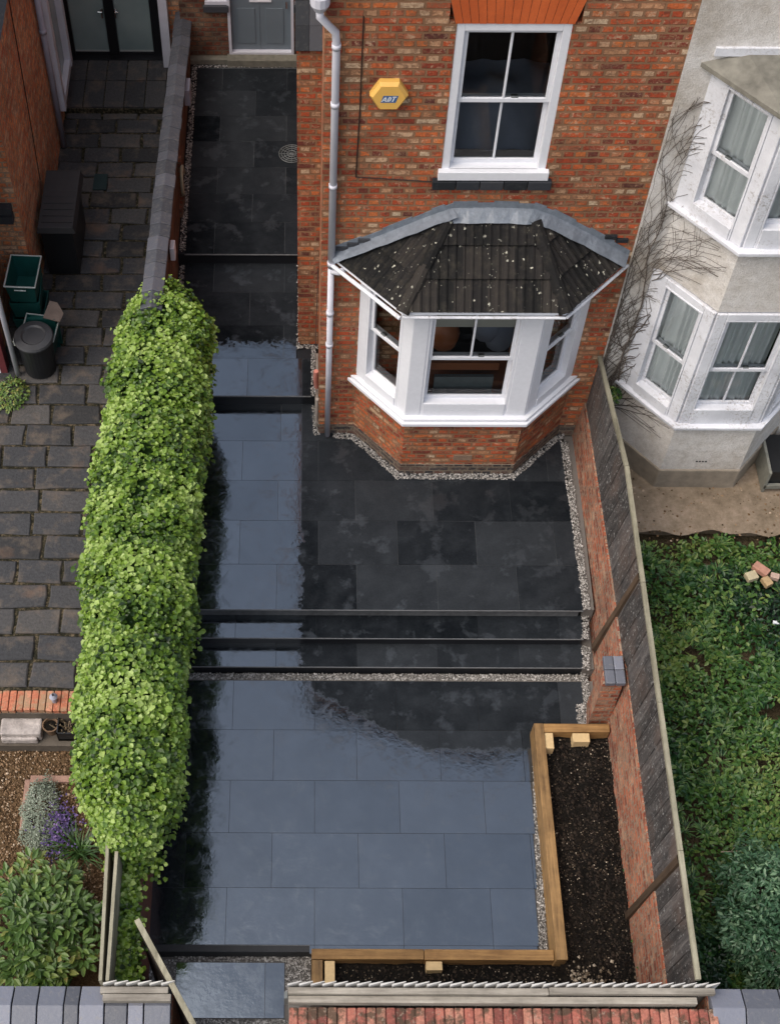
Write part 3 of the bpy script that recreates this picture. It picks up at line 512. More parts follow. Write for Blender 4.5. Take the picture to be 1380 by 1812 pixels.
for a,b in ((EL0,EL1),(EL1,ER1),(ER1,ER0)):
    inn=Vector((0,.03,0)); mb.add([a+fo+inn*.2,b+fo+inn*.2,b+Vector((0,0,-.0))+inn*.2,a+inn*.2,a+fo+inn,b+fo+inn,b+inn,a+inn],[(0,1,2,3),(5,4,7,6),(1,0,4,5),(3,2,6,7)],.5)
mb.build('fascia',WHITE,br)
mb=MB(); mb.tube([EL0+Vector((-.02,-.06,-.03)),EL1+Vector((-.02,-.03,-.05))],.022,8); mb.tube([ER1+Vector((.01,-.02,-.04)),ER0+Vector((.03,-.02,-.03))],.018,8); mb.tube([EL1+Vector((0,-.02,-.045)),ER1+Vector((0,-.02,-.045))],.016,8)
mb.build('gutter',OLDWHITE,br)
mb=MB()  # lead flashing: up the wall and over the tiles
lp=[(1.03,3.37),(1.55,3.64),(2.02,3.90),(2.22,3.99),(2.62,4.0),(3.02,3.985),(3.22,3.90),(3.62,3.66),(4.07,3.37)]
for i in range(len(lp)-1):
    (xa,za),(xb,zb)=lp[i],lp[i+1]; n_=5
    for k in range(n_):
        x0,z0=xa+(xb-xa)*k/n_,za+(zb-za)*k/n_; x1,z1=xa+(xb-xa)*(k+1)/n_,za+(zb-za)*(k+1)/n_; h=.085+(.02 if k<3 else 0)
        j=R.uniform(-.008,.008); mb.slab([(x0,YF-.012,z0-.06),(x1,YF-.012,z1-.06),(x1,YF-.008,z1+h),(x0,YF-.008,z0+h)],.006,.5)
        mid=(lp[3][0]<=x0<lp[5][0]); dx=0 if mid else (.045 if x0<2.3 else -.045)
        e0=.012*math.sin(x0*23)+.008*math.sin(x0*61); e1=.012*math.sin(x1*23)+.008*math.sin(x1*61); zf=.085 if mid else (.165 if x0<2.3 else .12); mb.slab([(x0+dx,YF-.14+e0,z0-.14+zf-e0*.5),(x1+dx,YF-.14+e1,z1-.14+zf-e1*.5),(x1,YF-.010,z1+.025),(x0,YF-.010,z0+.025)],.006,.5)
mb.build('lead_flashing',LEAD,br,smooth=False)
mb=MB(); 
for xs in (1.09,1.2,1.31): mb.box(xs,xs+.12,YF-.03,YF,3.46+(xs-1.09)*.5,3.50+(xs-1.09)*.5)
mb.build('step_flashing',SLATED,br); mb=MB()
for xs in (3.78,3.9): mb.box(xs,xs+.12,YF-.03,YF,3.66-(xs-3.7)*.4,3.70-(xs-3.7)*.4)
mb.build('step_flashing',SLATED,br)
# downpipe
mb=MB(); mb.tube([(.90,YF-.09,6.30),(.90,YF-.10,6.21),(1.035,YF-.06,6.03),(1.045,YF-.05,5.9),(1.045,YF-.05,3.25)],.036,12); mb.tube([(1.045,YF-.05,3.3),(1.045,YF-.05,.47)],.034,12)
for z in (5.86,5.25,4.3,3.28,2.55,2.05): mb.tube([(1.045,YF-.05,z),(1.045,YF-.05,z+.05)],.042,12)
mb.tube([(1.05,YF-.06,3.20),(1.13,YF-.10,3.22),(1.17,YF-.13,3.30)],.03,10); dp=mb.build('downpipe',PVC,H,smooth=True)
mb=MB(); mb.lathe((.90,YF-.09,6.27),[(.05,0),(.085,.06),(.085,.14),(.07,.14),(.05,.05)],12); mb.build('hopper',PVC,dp)
mb=MB(); mb.tube([(1.27,YF-.008,6.15),(1.272,YF-.008,5.2),(1.26,YF-.008,4.42),(1.262,YF-.008,4.40),(1.99,YF-.008,4.345)],.006,6); mb.build('cable',CABLE,H)
mb=MB(); mb.tube([(.925,5.0,1.9),(.90,4.3,1.35)],.005,6); mb.build('cable',CABLE,H); mb=MB(); mb.tube([(.915,3.9,1.1),(.90,3.86,1.3),(.905,3.84,1.45)],.028,8); mb.build('overflow_pipe',PINK,H)
mb=MB(); mb.box(.90,.935,3.78,4.85,.56,.60); mb.tube([(.92,3.80,.5),(.92,3.80,1.0)],.02,8); mb.build('cable_trunking',plain('dirty_trunking',(.30,.27,.24),.7,.3,20,.002),H)
# passage end wall with back door
E_=thing('rear_wall','dark brick end wall of the passage with a grey back door','wall',(0,10.05,.8))
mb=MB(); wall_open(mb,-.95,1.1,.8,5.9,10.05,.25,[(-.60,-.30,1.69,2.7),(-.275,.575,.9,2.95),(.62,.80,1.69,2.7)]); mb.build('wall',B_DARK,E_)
mb=MB(); mb.box(-.85,.9,9.955,10.05,.8,.885); mb.box(-.33,.66,9.90,10.05,.80,.915); mb.build('concrete_ledge',plain('mossy_concrete',(.16,.15,.12),.9,.35,12,.006),E_,bevel=.008)
mb=MB(); mb.box(-.272,.572,10.10,10.14,.93,2.93); d=mb.build('door',DOOR,E_)
mb=MB()
for x0,x1 in ((-.17,.07),(.22,.46)): mb.box(x0,x1,10.092,10.10,1.05,1.6)
mb.box(.12,.135,10.094,10.10,.95,1.65); mb.build('panel_moulding',DOOR,d,bevel=.006)
mb=MB(); mb.box(-.30,-.262,10.03,10.15,.9,2.95); mb.box(.562,.60,10.03,10.15,.9,2.95); mb.box(-.262,.562,10.03,10.12,.905,.945); mb.build('door_frame',PVC,d)
mb=MB(); mb.box(.0,.30,10.085,10.098,1.70,1.73); mb.build('letter_plate',WHITE,d); mb=MB(); mb.tube([(.50,10.07,1.62),(.50,10.07,1.72)],.012,8); mb.build('handle',HANDLE,d)
for a,b in ((-.60,-.30),(.62,.80)):
    mb=MB(); mb.box(a,b,10.04,10.12,1.69,1.74); mb.box(a,b,10.12,10.16,1.74,2.7); f=mb.build('window',PVC,E_); mb=MB(); mb.box(a-.02,b+.02,10.0,10.05,1.60,1.685); mb.build('tile_sill',SLATED,f)
mb=MB(); mb.slab([(-.8,9.7,5.85),(1.0,9.7,5.85),(1.0,13.5,8.2),(-.8,13.5,8.2)],.12,.3); mb.slab([(-7,9.75,5.9),(-.82,9.75,5.9),(-.82,13.5,8.2),(-7,13.5,8.2)],.12,.3); mb.build('roof',SLATED,E_)
mb=MB(); mb.box(-7,1.1,10.9,13.6,.5,5.9); mb.box(-.95,1.1,10.3,10.9,.8,5.9); mb.build('rear_rooms',ROOM,E_)
# alarm box
A_=thing('alarm_box','yellow hexagonal alarm box on the brick facade left of the sash window','alarm box',(1.525,YF,5.28))
mb=MB(); cx,cz=1.525,5.375; hx=[(cx+.175*math.cos(rad(a))*(1.0),cz+.165*math.sin(rad(a))) for a in (0,60,120,180,240,300)]
vs=[(x,YF,z) for x,z in hx]+[(x,YF-.05,z) for x,z in hx]+[(cx+(x-cx)*.82,YF-.085,cz+(z-cz)*.82) for x,z in hx]
mb.add(vs,[(i,(i+1)%6,6+(i+1)%6,6+i)[::-1] for i in range(6)]+[(6+i,6+(i+1)%6,12+(i+1)%6,12+i)[::-1] for i in range(6)]+[tuple(range(12,18))],.5); mb.build('casing',YELLOW,A_,bevel=.004)
yl=YF-.0865; mb=MB(); mb.add([(cx-.075,yl,cz-.05),(cx+.06,yl,cz-.05),(cx+.085,yl,cz+.025),(cx-.05,yl,cz+.025)],[(0,1,2,3)],.5); pl=mb.build('logo_plate',LOGOB,A_)
mb=MB()
def stroke(a,b,w=.007):
    a,b=Vector((a[0],0,a[1])),Vector((b[0],0,b[1])); dd=(b-a).normalized(); s_=Vector((-dd.z,0,dd.x))*w; f=lambda q:(cx+q.x+.35*(q.z),yl-.002,cz+q.z-.012)
    mb.add([f(a-s_),f(b-s_),f(b+s_),f(a+s_)],[(0,1,2,3)],.5)
for a,b in (((-.055,-.026),(-.038,.026)),((-.038,.026),(-.018,-.026)),((-.05,-.01),(-.022,-.01)),((-.005,-.026),(-.005,.026)),((-.005,.024),(.014,.014)),((.014,.014),(.014,-.014)),((.014,-.014),(-.005,-.024)),((.024,.024),(.058,.024)),((.041,.024),(.041,-.026))): stroke(a,b,.0055)
mb.build('lettering',LOGOW,A_)

# ================================================================== WHITE RENDERED HOUSE
N_=thing('rendered_house','off-white rough rendered house with two flaking white bay windows','house',(5.4,3.8,.3))
mb=MB(); wall_open(mb,XB,8.0,.3,3.6,YF-.004,.22,[(4.5,6.2,1.55,3.15)]); wall_open(mb,XB,8.0,3.6,6.1,YF-.004,.22,[(4.5,6.2,4.2,5.6)]); mb.add([(XB,YF-.004,6.1),(8.0,YF-.004,6.1),(6.9,YF-.004,6.45),(XB,YF-.004,AZ-.28)],[(0,1,2,3)],.5); mb.build('wall',RENDER,N_)
Q0,Q1,Q2,Q3=(4.36,YF),(4.92,3.09),(5.84,3.09),(6.40,YF)
def qoff(o,Yw=YF):
    k=o*.4142; return [(Q0[0]-o*1.2,Yw),(Q1[0]-k,Q1[1]-o),(Q2[0]+k,Q2[1]-o),(Q3[0]+o*1.2,Yw)]
mb=MB(); mb.prism(qoff(0),.62,1.44,.5); mb.build('bay_wall',RENDER,N_); mb=MB(); mb.prism(qoff(-.03),3.22,4.08,.5); mb.build('bay_wall',RENDER,N_)
mb=MB(); mb.prism(qoff(.02),.2,.62,.5); mb.build('plinth',PLINTH,N_,bevel=.015)
QA=Vector((Q1[0],Q1[1],0)); vL=(Vector((Q0[0],Q0[1],0))-QA).normalized(); mL=Vector((vL.y,-vL.x,0)); mL=mL if mL.y<0 else -mL
QB=Vector((Q2[0],Q2[1],0)); vR=(Vector((Q3[0],Q3[1],0))-QB).normalized(); mR=Vector((vR.y,-vR.x,0)); mR=mR if mR.y<0 else -mR
LQ=(Vector((Q0[0],Q0[1],0))-QA).length
for z0,z1,tg in ((1.46,3.2,'lower'),(4.11,5.66,'upper')):
    mb=MB(); mb.prism(qoff(.06),z0-.045,z0,.5); s_=mb.build('bay_sill',OLDWHITE,N_,bevel=.008)
    mb=MB(); mb.box(4.935,5.04,3.10,3.22,z0,z1); mb.box(5.72,5.825,3.10,3.22,z0,z1)
    for QQ,vv,mm in ((QA,vL,mL),(QB,vR,mR)): mb.obox(QQ,vv,mm,.02,.15,z0,z1,-.12,0); mb.obox(QQ,vv,mm,LQ-.2,LQ,z0,z1,-.12,0)
    mb.box(5.04,5.72,3.10,3.22,z1-.09,z1)
    for QQ,vv,mm in ((QA,vL,mL),(QB,vR,mR)): mb.obox(QQ,vv,mm,.15,LQ-.2,z1-.09,z1,-.12,0)
    mb.build('bay_posts',OLDWHITE,N_,bevel=.008)
    w=sash(N_,(0,3.11,0),X_,-Y_,5.04,5.72,z0,z1-.09,OLDWHITE,1,fw=.02,sillh=.24,d=-.01,mid=.44); w['label']=tg+' front bay window with net curtain'
    curtain(w,(0,3.11,0),X_,-Y_,5.06,5.70,z0+.05,z1-.1,-.13,7,amp=.03)
    for QQ,vv,mm,nm in ((QA,vL,mL,'left'),(QB,vR,mR,'right')):
        w=sash(N_,QQ,vv,mm,.15,LQ-.2,z0,z1-.09,OLDWHITE,0,fw=.02,sillh=.14,d=-.01,mid=.46); w['label']=tg+' '+nm+' angled bay window with net curtain'
        curtain(w,QQ,vv,mm,.17,LQ-.22,z0+.05,z1-.1,-.125,4.5 if tg=='upper' else 6,amp=.03)
mb=MB(); mb.prism([(4.5,YF-.01),(5.0,3.35),(5.76,3.35),(6.2,YF-.01)],1.48,1.5,.5); mb.prism([(4.5,YF-.01),(5.0,3.35),(5.76,3.35),(6.2,YF-.01)],4.12,4.14,.5); mb.box(4.45,6.3,YF+.5,YF+.52,1.2,5.9); mb.build('window_back',ROOM,N_)
q=qoff(.10); mb=MB(); mb.prism(q,5.655,5.70,.5); mb.add([(q[0][0],YF,5.70),(q[1][0],q[1][1],5.70),(q[2][0],q[2][1],5.70),(q[3][0],YF,5.70),(4.62,YF-.006,5.80),(6.15,YF-.006,5.80)],[(0,1,4),(1,2,5,4),(2,3,5)],.5)
mb.build('bay_roof',plain('lichen_lead',(.20,.19,.16),.8,.5,9,.01),N_)
mb=MB(); mb.box(4.33,6.4,YF-.03,YF-.004,5.78,5.86); mb.build('roof_fillet',OLDWHITE,N_)
mb=MB(); mb.box(5.6,5.86,YF-2.6+1.9,YF-.66+.02,.7,.71); mb=MB(); 
for k in range(4): mb.box(5.30+k*.035,5.32+k*.035,3.086,3.095,.76,.78)
mb.build('air_vent',BLACK,N_)
# concrete apron and planting beside it
def irregular(x0,x1,y0,y1,z,nx,ny,edge,mat,nm,amp=.02):
    vs=[]
    for j in range(ny+1):
        for i in range(nx+1):
            x=x0+(x1-x0)*i/nx; y=y0+(y1-y0)*j/ny; e=edge(x,y) if edge else 0; vs.append((x,y+ (e if j==0 else 0),z+amp*noise.noise(Vector((x*2.2,y*2.2,z)))))
    mb=MB(); mb.add(vs,[(j*(nx+1)+i,j*(nx+1)+i+1,(j+1)*(nx+1)+i+1,(j+1)*(nx+1)+i) for j in range(ny) for i in range(nx)],.5); return mb,nm,mat
mb,nm,mt=irregular(4.2,8,2.42,3.8,.29,60,18,lambda x,y:.10*noise.noise(Vector((x*3,0,0))),MUDSLAB,'concrete_apron'); struct(mb.build(nm,mt,smooth=True))
mb=MB(); mb.box(4.2,8,2.55,3.9,-.1,.265); struct(mb.build('apron_base',MUDSLAB))
mb,nm,mt=irregular(4.12,8,-3.6,2.6,.06,70,90,None,EARTH,'neighbour_soil',.06); struct(mb.build(nm,mt,smooth=True))
# crack debris
mb=MB()
for _ in range(260): mb.pebble((R.uniform(4.5,6.4),R.uniform(2.3,3.2),.29),R.uniform(.005,.02))
o=mb.build('scattered_crumbs',LCHIP,uv=False); o['kind']='stuff'; tag(o,'crumbs scattered over the muddy concrete apron','debris')

# ================================================================== BOUNDARY WALL RIGHT + FENCE
def xf(y):  # lean and slight bend of the right boundary, base X
    return 3.93+.05*min(1,max(0,(3.7-y)/2.5)) if y>.30 else 4.07
Wd=thing('boundary_wall','low leaning red brick wall under the grey fence right of the patio','wall',(4.1,.3,.0))
mb=MB(); ys=[3.73,3.0,2.2,1.3,.31]
for i in range(len(ys)-1):
    a,b=ys[i],ys[i+1]; mb.add([(xf(a),a,-.2),(xf(b)-.0,b,-.2),(xf(b)+.10,b,1.03),(xf(a)+.10,a,1.03),(4.2,a,-.2),(4.2,b,-.2),(4.2,b,1.03),(4.2,a,1.03)],[(0,1,2,3)[::-1],(3,2,6,7)[::-1],(1,5,6,2)[::-1]],.5)
ys=[.31,-.6,-1.6,-2.6,-3.3]
for i in range(len(ys)-1):
    a,b=ys[i],ys[i+1]; mb.add([(4.05,a,-.2),(4.05,b,-.2),(4.115,b,1.03),(4.115,a,1.03),(4.2,a,-.2),(4.2,b,-.2),(4.2,b,1.03),(4.2,a,1.03)],[(0,1,2,3)[::-1],(3,2,6,7)[::-1]],.5)
mb.build('wall',B_WALL,Wd)
mb=MB(); mb.add([(3.87,.02,-.1),(4.08,.02,-.1),(4.08,.33,-.1),(3.90,.33,-.1),(3.86,.04,1.03),(4.07,.04,1.03),(4.07,.32,1.03),(3.90,.32,1.03)],[(0,1,5,4),(1,2,6,5),(2,3,7,6),(3,0,4,7),(4,5,6,7)],.5); mb.build('pier',B_WALL,Wd)
mb=MB()
for k in range(2):
    for j in range(2): mb.box(3.88+.105*j,3.98+.105*j,.01+k*.165,.17+k*.165,1.035,1.10)
mb.build('pier_cap',SLATE,Wd,bevel=.01)
Fn=thing('timber_fence','weathered grey board fence leaning outwards on top of the low red wall','fence',(4.15,.3,1.03))
def xt(y): return 4.175 if y<2.2 else 4.175-.13*(y-2.2)/1.5
mb=MB(); y=-3.26; k=0
while y<3.70:
    w_=R.uniform(.13,.16); a,b=y,min(y+w_-.006,3.71); j=R.uniform(-.004,.004); c0=.012*(k%2)
    bx=lambda yy,o: (xf(yy)+.085 if yy>.3 else 4.095)+o
    mb.add([(bx(a,.03),a,.98),(bx(b,.03),b,.98),(xt(b)+c0+j,b,1.83),(xt(a)+c0+j,a,1.83+j),(bx(a,.03)+.018,a,.98),(bx(b,.03)+.018,b,.98),(xt(b)+c0+.018,b,1.83),(xt(a)+c0+.018,a,1.83)],[(0,1,2,3)[::-1],(4,5,6,7),(3,2,6,7)[::-1],(0,4,7,3),(1,2,6,5)],None); y+=w_; k+=1
mb.build('boards',FENCE,Fn)
mb=MB(); ys=[-3.27,-2.1,-.6,.75,2.2,3.72]
for i in range(5):
    a,b=ys[i]+.005,ys[i+1]; mb.add([(xt(a)-.012,a,1.83),(xt(b)-.012,b,1.83),(xt(b)-.012,b,1.87),(xt(a)-.012,a,1.87),(xt(a)+.032,a,1.83),(xt(b)+.032,b,1.83),(xt(b)+.032,b,1.87),(xt(a)+.032,a,1.87)],[(0,1,2,3)[::-1],(4,5,6,7),(3,2,6,7)[::-1],(0,1,5,4),(0,4,7,3),(1,2,6,5)])
mb.build('capping',OLDWY,Fn)
for yy in (.90,-2.12):
    b0=xf(yy) if yy>.3 else 4.04; mb=MB(); mb.add([(b0-.012,yy-.04,.28 if yy>0 else .12),(b0-.012,yy+.03,.28 if yy>0 else .12),(xt(yy)-.02,yy-.01,1.83),(xt(yy)-.02,yy-.08,1.83),(b0+.07,yy-.04,.1),(b0+.07,yy+.03,.1),(xt(yy)+.05,yy-.01,1.83),(xt(yy)+.05,yy-.08,1.83)],[(0,1,2,3),(1,0,4,5),(0,3,7,4),(2,1,5,6)]); mb.build('post',POST,Fn)

# ================================================================== PLANTER
PL=thing('raised_planter','new timber sleeper planter filled with dark soil along the red wall','planter',(3.4,-1.5,0))
mb=MB(); mb.add([(3.245,-.04,-.1),(3.355,-.04,-.1),(3.355,-2.62,-.1),(3.25,-2.62,-.1),(3.25,-.04,.27),(3.355,-.04,.27),(3.385,-2.62,.27),(3.275,-2.62,.27)],[(4,5,6,7)[::-1],(0,4,7,3)[::-1],(1,2,6,5)[::-1],(2,3,7,6)[::-1],(0,1,5,4)[::-1]],.6); mb.build('long_sleeper',SLEEPER,PL,bevel=.006)
mb=MB(); mb.box(3.357,4.06,-.14,-.042,.0,.268); mb.build('end_sleeper',SLEEPERX,PL,bevel=.006)
mb=MB(); mb.box(.87,1.98,-2.60,-2.495,-.2,.195); mb.box(1.985,3.262,-2.605,-2.497,-.2,.20); mb.build('front_sleepers',SLEEPERX,PL,bevel=.006)
mb=MB(); mb.box(.872,.98,-3.25,-2.605,-.2,.19); mb.build('end_sleeper',SLEEPER,PL,bevel=.006)
for a in ((3.36,3.45,-.33,-.145,.02,.255),(3.66,3.84,-.25,-.145,.02,.25),(1.0,1.10,-2.84,-2.61,-.1,.17),(2.0,2.16,-2.70,-2.61,-.1,.17)):
    mb=MB(); mb.box(*a); mb.build('peg',PEG,PL,bevel=.006)
vs=[]; mb=MB(); nx,ny=26,90
for j in range(ny+1):
    for i in range(nx+1):
        x=3.33+.78*i/nx; y=-3.3+3.17*j/ny; vs.append((x,y,.12+.05*noise.noise(Vector((x*5,y*5,0)))+.03*noise.noise(Vector((x*18,y*18,3)))))
mb.add(vs,[(j*(nx+1)+i,j*(nx+1)+i+1,(j+1)*(nx+1)+i+1,(j+1)*(nx+1)+i) for j in range(ny) for i in range(nx)],.5)
o0=len(mb.v); vs=[]; nx,ny=80,20
for j in range(ny+1):
    for i in range(nx+1):
        x=.98+2.38*i/nx; y=-3.3+.71*j/ny; vs.append((x,y,.05+.05*noise.noise(Vector((x*5,y*5,0)))+.02*noise.noise(Vector((x*18,y*18,3)))))
mb.add(vs,[(j*(nx+1)+i,j*(nx+1)+i+1,(j+1)*(nx+1)+i+1,(j+1)*(nx+1)+i) for j in range(ny) for i in range(nx)],.5)
mb.build('soil',SOIL,PL,smooth=True)
mb=MB()
for _ in range(5200):
    if R.random()<.72: x,y=R.uniform(3.38,4.08),R.uniform(-3.28,-.16); z=.125+.05*noise.noise(Vector((x*5,y*5,0)))
    else: x,y=R.uniform(1.0,3.4),R.uniform(-3.26,-2.62); z=.055+.05*noise.noise(Vector((x*5,y*5,0)))
    k=noise.noise(Vector((x*1.7,y*1.7,9))); t=R.random()**(1.2 if (k>.05 or y<-2.5) else 2.2); mb.pebble((x,y,z),R.uniform(.004,.011) if t>.5 else R.uniform(.006,.024),t)
for _ in range(420):
    x,y=3.42+abs(R.gauss(0,.22)),-2.95+R.gauss(0,.16)
    if y>-2.62 and x<3.42: continue
    mb.pebble((min(4.05,x),max(-3.27,y),.15),R.uniform(.008,.022),R.uniform(.8,1))
o=mb.build('soil_crumbs',CHIP,PL,uv=False); o['kind']='stuff'

# ================================================================== HEDGE
prof=[(4.62,-1.0,-.66),(4.5,-1.16,-.50),(4.0,-1.31,-.27),(3.2,-1.36,-.27),(2.4,-1.39,-.33),(1.7,-1.42,-.33),(1.0,-1.45,-.30),(.3,-1.40,-.35),(-.3,-1.38,-.36),(-.9,-1.40,-.355),(-1.4,-1.34,-.36),(-1.75,-1.18,-.48),(-1.92,-.98,-.65)]
def hp(y):
    for i in range(len(prof)-1):
        if prof[i][0]>=y>=prof[i+1][0]:
            k=(prof[i][0]-y)/(prof[i][0]-prof[i+1][0]); return prof[i][1]+(prof[i+1][1]-prof[i][1])*k,prof[i][2]+(prof[i+1][2]-prof[i][2])*k
    return prof[0][1:] if y>0 else prof[-1][1:]
def hedge_pt(y,th,sc=1.):
    a,b=hp(y); c=(a+b)/2; hw=(b-a)/2*.895; e=min(1,max(.35,math.sqrt(max(.01,min(1,(4.62-y)/.5))*max(.01,min(1,(y+1.95)/.5)))))
    top=2.28 if y>2.5 else 2.25; zc=1.72; vt=(top-zc)*e; 
    ct,st=math.cos(th),math.sin(th); r=1+.13*noise.noise(Vector((y*1.3,th*.9,0)))+.15*noise.noise(Vector((y*3.2,th*2.2,5)))+.10*noise.noise(Vector((y*8,th*5,2)))
    r*=.93+.10*abs(math.sin(y*2.6+.5*math.sin(y*1.7)+.15*ct))**.6
    r-=.10*math.exp(-((y+.05-.15*ct)/.10)**2)
    x=c+hw*sc*r*(abs(ct)**.8)*(1 if ct>0 else -1); z=zc+vt*sc*r*(abs(st)**.8) if st>0 else zc+1.15*sc*st
    return Vector((x,y,z)),Vector((ct/hw,0,st/vt if st>0 else st*.3)).normalized()
Hd=thing('ivy_hedge','long bright green ivy hedge mound along the left of the terraces','hedge',(-.87,1.3,0))
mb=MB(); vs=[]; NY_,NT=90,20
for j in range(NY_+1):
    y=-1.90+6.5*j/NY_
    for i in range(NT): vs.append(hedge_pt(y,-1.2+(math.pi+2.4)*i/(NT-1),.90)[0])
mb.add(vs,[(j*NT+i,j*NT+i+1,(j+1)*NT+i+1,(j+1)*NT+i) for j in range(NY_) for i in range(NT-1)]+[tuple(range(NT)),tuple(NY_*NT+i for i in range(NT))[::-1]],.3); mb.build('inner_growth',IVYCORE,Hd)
mb=MB()
def ivy_leaf(mb,p,n,L0=.046):
    q=p+Vector((R.gauss(0,.02),R.gauss(0,.02),R.gauss(0,.02)))+n*abs(R.gauss(0,.022)); nn=(n*.65+Vector((0,0,.75))+Vector((R.gauss(0,.42),R.gauss(0,.42),R.gauss(0,.3)))).normalized()
    t=min(1,max(0,R.gauss(.59,.22)+.45*noise.noise(q*2.2)+.4*noise.noise(q*6))); L=L0*R.uniform(.65,1.25); d=Vector((R.gauss(0,1),R.gauss(0,1),-.6)); mb.leaf(q,nn,L,L*.92,t,.18,d)
for _ in range(36000):
    y=R.uniform(-1.92,4.6); th=R.uniform(-1.0,math.pi+.75)
    if y<-1.55 and th<.1 and R.random()<.75: continue
    if th<-.2 and R.random()<.45: continue
    p_,n_=hedge_pt(y,th); 
    if y>4.25: n_=(n_+Vector((0,.8,0))).normalized()
    if y<-1.75: n_=(n_+Vector((0,-.8,0))).normalized()
    ivy_leaf(mb,p_,n_,.046 if R.random()<.8 else .065)
for y0,sg in ((4.45,1),(-1.82,-1)):   # rounded ends
    a,b=hp(y0)
    for _ in range(1500):
        th=R.uniform(0,math.pi); ph=R.random()**.5; c=(a+b)/2; x=c+(b-a)/2*math.cos(th)*ph; z=1.6+.6*math.sin(th)*ph-R.random()**2*(.9 if sg>0 else .5)*(1-ph)
        y=y0+sg*.22*math.sqrt(max(0,1-ph*ph)); ivy_leaf(mb,Vector((x,y,z)),Vector((math.cos(th)*ph,sg*.8,math.sin(th)*ph)).normalized())
mb.build('leaves',IVY,Hd,uv=False)
mb=MB(); mb.box(-1.02,-.84,-2.9,4.1,-.35,1.25,.5); o=mb.build('garden_wall',B_DARK); tag(o,'low dark brick wall buried under the ivy hedge','wall')
# ivy tail between the battens
T_=thing('ivy_strip','narrow strip of ivy growing between the grey rails below the hedge','ivy',(-.85,-2.5,1.2))
mb=MB(); mb.box(-.97,-.74,-3.2,-1.95,1.18,1.24,.5); mb.build('wall_top',B_DARK,T_)
mb=MB()
for _ in range(2300):
    y=R.uniform(-3.22,-1.85); x=-.83+.075*math.sin(y*6)*.4+R.gauss(0,.062); ivy_leaf(mb,Vector((x,y,1.33+R.uniform(-.05,.12)-abs(x+.83)*.4)),Vector((0,0,1)),.05)
for _ in range(260):
    y=R.uniform(-2.1,-1.8); ivy_leaf(mb,Vector((R.uniform(-1.1,-.55),y,R.uniform(.9,1.4))),Vector((0,-.5,1)),.05)
mb.build('leaves',IVY,T_,uv=False)
def rail(lbl,x0,y0,x1,y1,z,w=.03):
    mb=MB(); mb.obox((x0,y0,0),Vector((x1-x0,y1-y0,0)).normalized(),Vector((-(y1-y0),x1-x0,0)).normalized(),0,math.hypot(x1-x0,y1-y0),z-.7,z,-w/2,w/2,.7); o=mb.build('trellis_panel',OLDWY); tag(o,lbl,'trellis','edge-on grey timber panels below the hedge')
rail('longer left of two parallel grey timber panels below the hedge',-1.0,-1.75,-.96,-3.28,1.8); rail('shorter right of two parallel grey timber panels beside the ivy strip',-.905,-2.1,-.90,-3.28,1.8)
mb=MB(); mb.box(-.795,-.765,-2.95,-1.6,-.2,.95,.4); o=mb.build('edging_board',plain('red_brown_board',(.13,.05,.03),.8,.4,12,.003)); tag(o,'red brown board standing between the ivy strip and dark slabs','board')

# ================================================================== FRONT WALL, FENCE TOPS, GATE
FW=thing('front_wall','red brick garden wall with a brick-on-edge top at the bottom of the photo','wall',(2.4,-3.6,0))
mb=MB(); mb.box(.67,4.30,-3.70,-3.47,-.5,1.60,.5); mb.build('wall',B_WALL,FW)
mb=MB(); x=.67
while x<4.29: mb.box(x,x+.073,-3.695+R.uniform(-.006,.006),-3.475,1.60,1.70+R.uniform(-.006,.008)); x+=.084
mb.box(.67,4.3,-3.69,-3.48,1.60,1.688,0.); mb.build('coping_bricks',B_EDGE,FW,bevel=.008)
FF=thing('closeboard_fence','grey closeboard fence inside the red brick front wall','fence',(2.4,-3.3,0))
mb=MB(); x=.655; k=0
while x<4.28:
    w_=.10; mb.add([(x,-3.305,-.2),(x+w_+.02,-3.285,-.2),(x+w_+.02,-3.285,1.84),(x,-3.305,1.83+R.uniform(-.01,.012)),(x,-3.325,-.2),(x+w_+.02,-3.29,-.2),(x+w_+.02,-3.29,1.84),(x,-3.325,1.83)],[(0,1,2,3)[::-1],(4,5,6,7),(3,2,6,7)[::-1],(0,4,7,3),(1,2,6,5)]); x+=w_; k+=1
mb.build('boards',plain('pale_board',(.46,.45,.43),.85,.2,14,.003),FF)
mb=MB(); mb.box(.66,2.9,-3.385,-3.33,1.74,1.80); mb.box(2.905,4.33,-3.38,-3.325,1.75,1.812); mb.build('top_rail',OLDWX,FF,bevel=.004)
mb=MB(); mb.box(.665,4.18,-3.45,-3.39,1.66,1.755); mb.build('lower_rail',OLDWX,FF,bevel=.004)
mb=MB(); mb.box(.625,.655,-3.40,-3.34,1.5,1.7); mb.build('gate_latch',METAL,FF)
G2=thing('fence_stub','short length of grey timber fence between gate and trellis panels','fence',(-.65,-3.35,0))
mb=MB(); x=-.93
while x<-.37: mb.add([(x,-3.305,-.2),(x+.115,-3.285,-.2),(x+.115,-3.285,1.84),(x,-3.305,1.83),(x,-3.325,-.2),(x+.115,-3.29,-.2),(x+.115,-3.29,1.84),(x,-3.325,1.83)],[(0,1,2,3)[::-1],(4,5,6,7),(3,2,6,7)[::-1],(0,4,7,3),(1,2,6,5)]); x+=.1
mb.build('boards',plain('pale_board_b',(.44,.43,.40),.85,.2,14,.003),G2)
mb=MB(); mb.box(-.955,-.37,-3.385,-3.33,1.73,1.80); mb.box(-.93,-.345,-3.45,-3.39,1.70,1.79); mb.build('rail',OLDWX,G2,bevel=.004)
GT=thing('wooden_gate','open grey timber gate swung inwards beside the ivy strip','gate',(-.15,-3.65,-.1))
